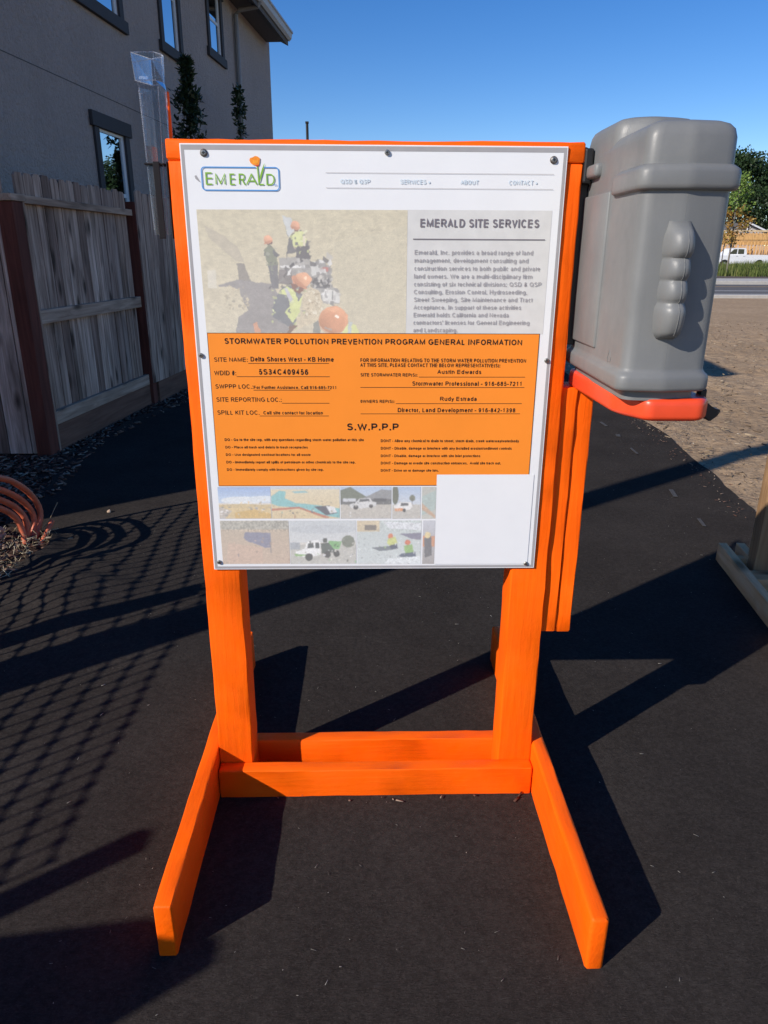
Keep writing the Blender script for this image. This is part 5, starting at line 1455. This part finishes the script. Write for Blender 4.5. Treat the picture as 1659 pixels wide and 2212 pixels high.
arcs = [
 [(-1.735, 1.83, -.04), (-1.715, 1.93, .10), (-1.730, 1.905, .215), (-1.750, 1.79, .325), (-1.765, 1.66, .390), (-1.80, 1.45, .47), (-1.85, 1.28, .49), (-1.91, 1.12, .40), (-1.95, 1.02, .20), (-1.96, 0.99, -.02)],
 [(-1.750, 1.83, -.04), (-1.738, 1.905, .08), (-1.755, 1.88, .18), (-1.780, 1.77, .28), (-1.80, 1.64, .345), (-1.84, 1.46, .41), (-1.90, 1.28, .42), (-1.96, 1.14, .32), (-1.99, 1.06, .15), (-2.0, 1.04, -.02)],
 [(-1.760, 1.81, -.04), (-1.752, 1.85, .08), (-1.775, 1.83, .17), (-1.80, 1.73, .255), (-1.82, 1.61, .315), (-1.86, 1.42, .37), (-1.91, 1.25, .37), (-1.96, 1.12, .28), (-1.99, 1.03, .12), (-2.0, 1.0, -.02)],
 [(-1.742, 1.79, -.04), (-1.765, 1.815, .07), (-1.785, 1.79, .155), (-1.815, 1.69, .235), (-1.84, 1.57, .285), (-1.88, 1.40, .33), (-1.94, 1.24, .32), (-2.0, 1.12, .22), (-2.03, 1.05, .08), (-2.04, 1.03, -.02)]]
for a in arcs:
    b = MB(); b.tube(spline(cpath(a), 36), .0155, 10)
    o = b.build('conduit', M_CONDUIT, cb); auto_smooth(o, 60)
b = MB()
pA, pB = Vector((-1.68, 1.80, -.02)), Vector((-1.655, 1.92, .075))
b.tube([pA, pA.lerp(pB, .5), pB], .0125, 10, caps=False)
o = b.build('cut_conduit', M_CONDUIT); auto_smooth(o, 60)
tag(o, 'short cut conduit stub poking out beside the arching bundle', 'conduit')
# pale rock by the conduits
bm = bmesh.new(); bmesh.ops.create_icosphere(bm, subdivisions=3, radius=.055)
for v_ in bm.verts:
    nz = math.sin(v_.co.x * 70) * math.cos(v_.co.y * 60 + 1) * .012 + math.sin(v_.co.z * 120 + v_.co.x * 90) * .005
    v_.co *= 1 + nz / .055; v_.co.x *= 1.4; v_.co.z *= .8
b = MB(); b.bm.free(); b.bm = bm
rock = b.build('rock', simple('pale_rock', (0.42, 0.34, 0.27), .9, .3, 40, .2, .8)); rock.location = (-1.955, 1.86, .03)
tag(rock, 'pale rough rock left of the orange conduits', 'rock')
bm = bmesh.new(); bmesh.ops.create_icosphere(bm, subdivisions=2, radius=.011)
for v_ in bm.verts: v_.co *= 1 + .18 * math.sin(v_.co.x * 300 + v_.co.y * 210)
b = MB(); b.bm.free(); b.bm = bm
pb = b.build('pebble', simple('tan_pebble', (0.45, 0.33, 0.24), .9, .2, 60)); pb.location = (-1.475, 2.235, .012); auto_smooth(pb, 80)
tag(pb, 'small tan pebble in the sunlit strip of fabric right of the conduits', 'pebble')
# two dry stems
for k, (a, b2, c) in enumerate((((-1.70, 1.86, 0), (-1.665, 1.93, .09), (-1.64, 1.98, .155)), ((-1.745, 1.72, .0), (-1.79, 1.73, .085), (-1.82, 1.70, .05)))):
    b = MB(); b.tube([a, b2, c], [.0012, .001, .0022], 5); o = b.build('dry_stem', M_STRAW)
    tag(o, ('upright dry straw stem beside the cut conduit', 'bent dry straw stem crossing the orange conduits')[k], 'stem', 'dry stems by the conduits')
# seam tape pieces on the fabric
M_TAPE = simple('worn_grey_tape', (0.056, 0.053, 0.051), .8, .5, 60)
TP = [((2.02, 4.43), 'farthest grey tape dash on the fabric seam, under the red lid'), ((2.01, 4.02), 'grey tape dash on the fabric seam, second from the lid'), ((1.97, 3.54), 'grey tape dash on the fabric seam just before the pole shadow'), ((1.86, 2.54), 'grey tape dash on the fabric seam past the pole shadow'), ((1.81, 2.03), 'nearest grey tape dash on the seam, by the bare timber stand')]
for (x, y), lb in TP:
    b = MB(); b.box((-.015, -.075, 0), (.015, .075, .0022)); o = b.build('tape_strip', M_TAPE)
    o.location = (x, y, .0095); o.rotation_euler = (0, 0, -.10 + math.sin(y * 9) * .12); o.scale = (.8 + .3 * math.sin(y * 5), .8 + .3 * math.cos(y * 7), 1); tag(o, lb, 'tape', 'tape dashes on the fabric seam')

# ------------------------------------------------------------------ what stands left of the view and throws the shadows
NX = -2.1
M_NET = simple('orange_barrier_plastic', (0.80, 0.15, 0.02), .5, .1, 20)
net = tag(empty('barrier_net', (NX, 0, 0)), 'orange plastic barrier netting strung on timber stakes left of the path', 'net')
b = MB()
Y0n, Y1n, Zn = -1.20, 1.64, 0.99
def wob(y, z): return (0.012 * math.sin(y * 3.1 + z * 2) + .006 * math.sin(y * 9 + 1), .012 * math.sin(z * 7 + y * 2), .012 * math.sin(y * 4.3) + .02 * math.sin(y * 1.7 + 1) * z)
def npnt(y, z):
    dx, dy, dz = wob(y, z); return (dx, y + dy, max(0.005, z + dz))
dyv, dzv = .066, .070
nv, nh = int((Y1n - Y0n) / dyv), int(Zn / dzv)
for i in range(nv + 1):
    y = Y0n + i * dyv
    b.tube([npnt(y, z) for z in np.linspace(0.01, Zn, nh * 2 + 1)], .0030, 4)
for j in range(nh + 1):
    z = .01 + j * dzv
    pts_, rad_ = [], []
    for i in range(nv * 4 + 1):
        y = Y0n + i * dyv / 4
        pts_.append(npnt(y, z)); rad_.append((.0145, .0048, .0036, .0048)[i % 4])
    b.tube(pts_, rad_, 4)
b.tube([npnt(Y1n, z) for z in np.linspace(0, 1.05, 9)], .012, 6)
b.build('mesh', M_NET, net)
for y0, y1, zt in ((-1.345, -1.275, 1.16), (0.195, 0.300, 1.03)):
    lumber('stake', (-.06, y0, 0), (-.022, y1, zt), 'z', net, M_FIR_Z, .004)
up_ = MB(); up_.tube([(0, 0, -.1), (0, 0, 4), (0, 0, 9)], [.118, .10, .085], 16)
upo = up_.build('utility_pole', simple('brown_pole_wood', (0.14, 0.10, 0.075), .9, .3, 10)); upo.location = (-2.62, -0.415, 0); auto_smooth(upo)
tag(upo, 'round brown timber utility pole left of the path', 'pole')
b = MB(); b.prism([(0, y, z) for y, z in ((-1.79, 0), (-1.05, 0), (-1.05, .60), (-1.36, .93), (-1.56, 1.18), (-1.73, 1.30), (-1.79, 1.30))], (.018, 0, 0))  # unseen panel, outline shaped to throw the clipped-corner shadow
pw = b.build('shadow_panel', simple('shadowcaster', (0.42, 0.29, 0.16), .8, .2, 6)); pw.location = (NX, 0, 0)
tag(pw, 'plywood panel, unseen, added to cast a clipped-corner shadow beside the netting', 'panel')
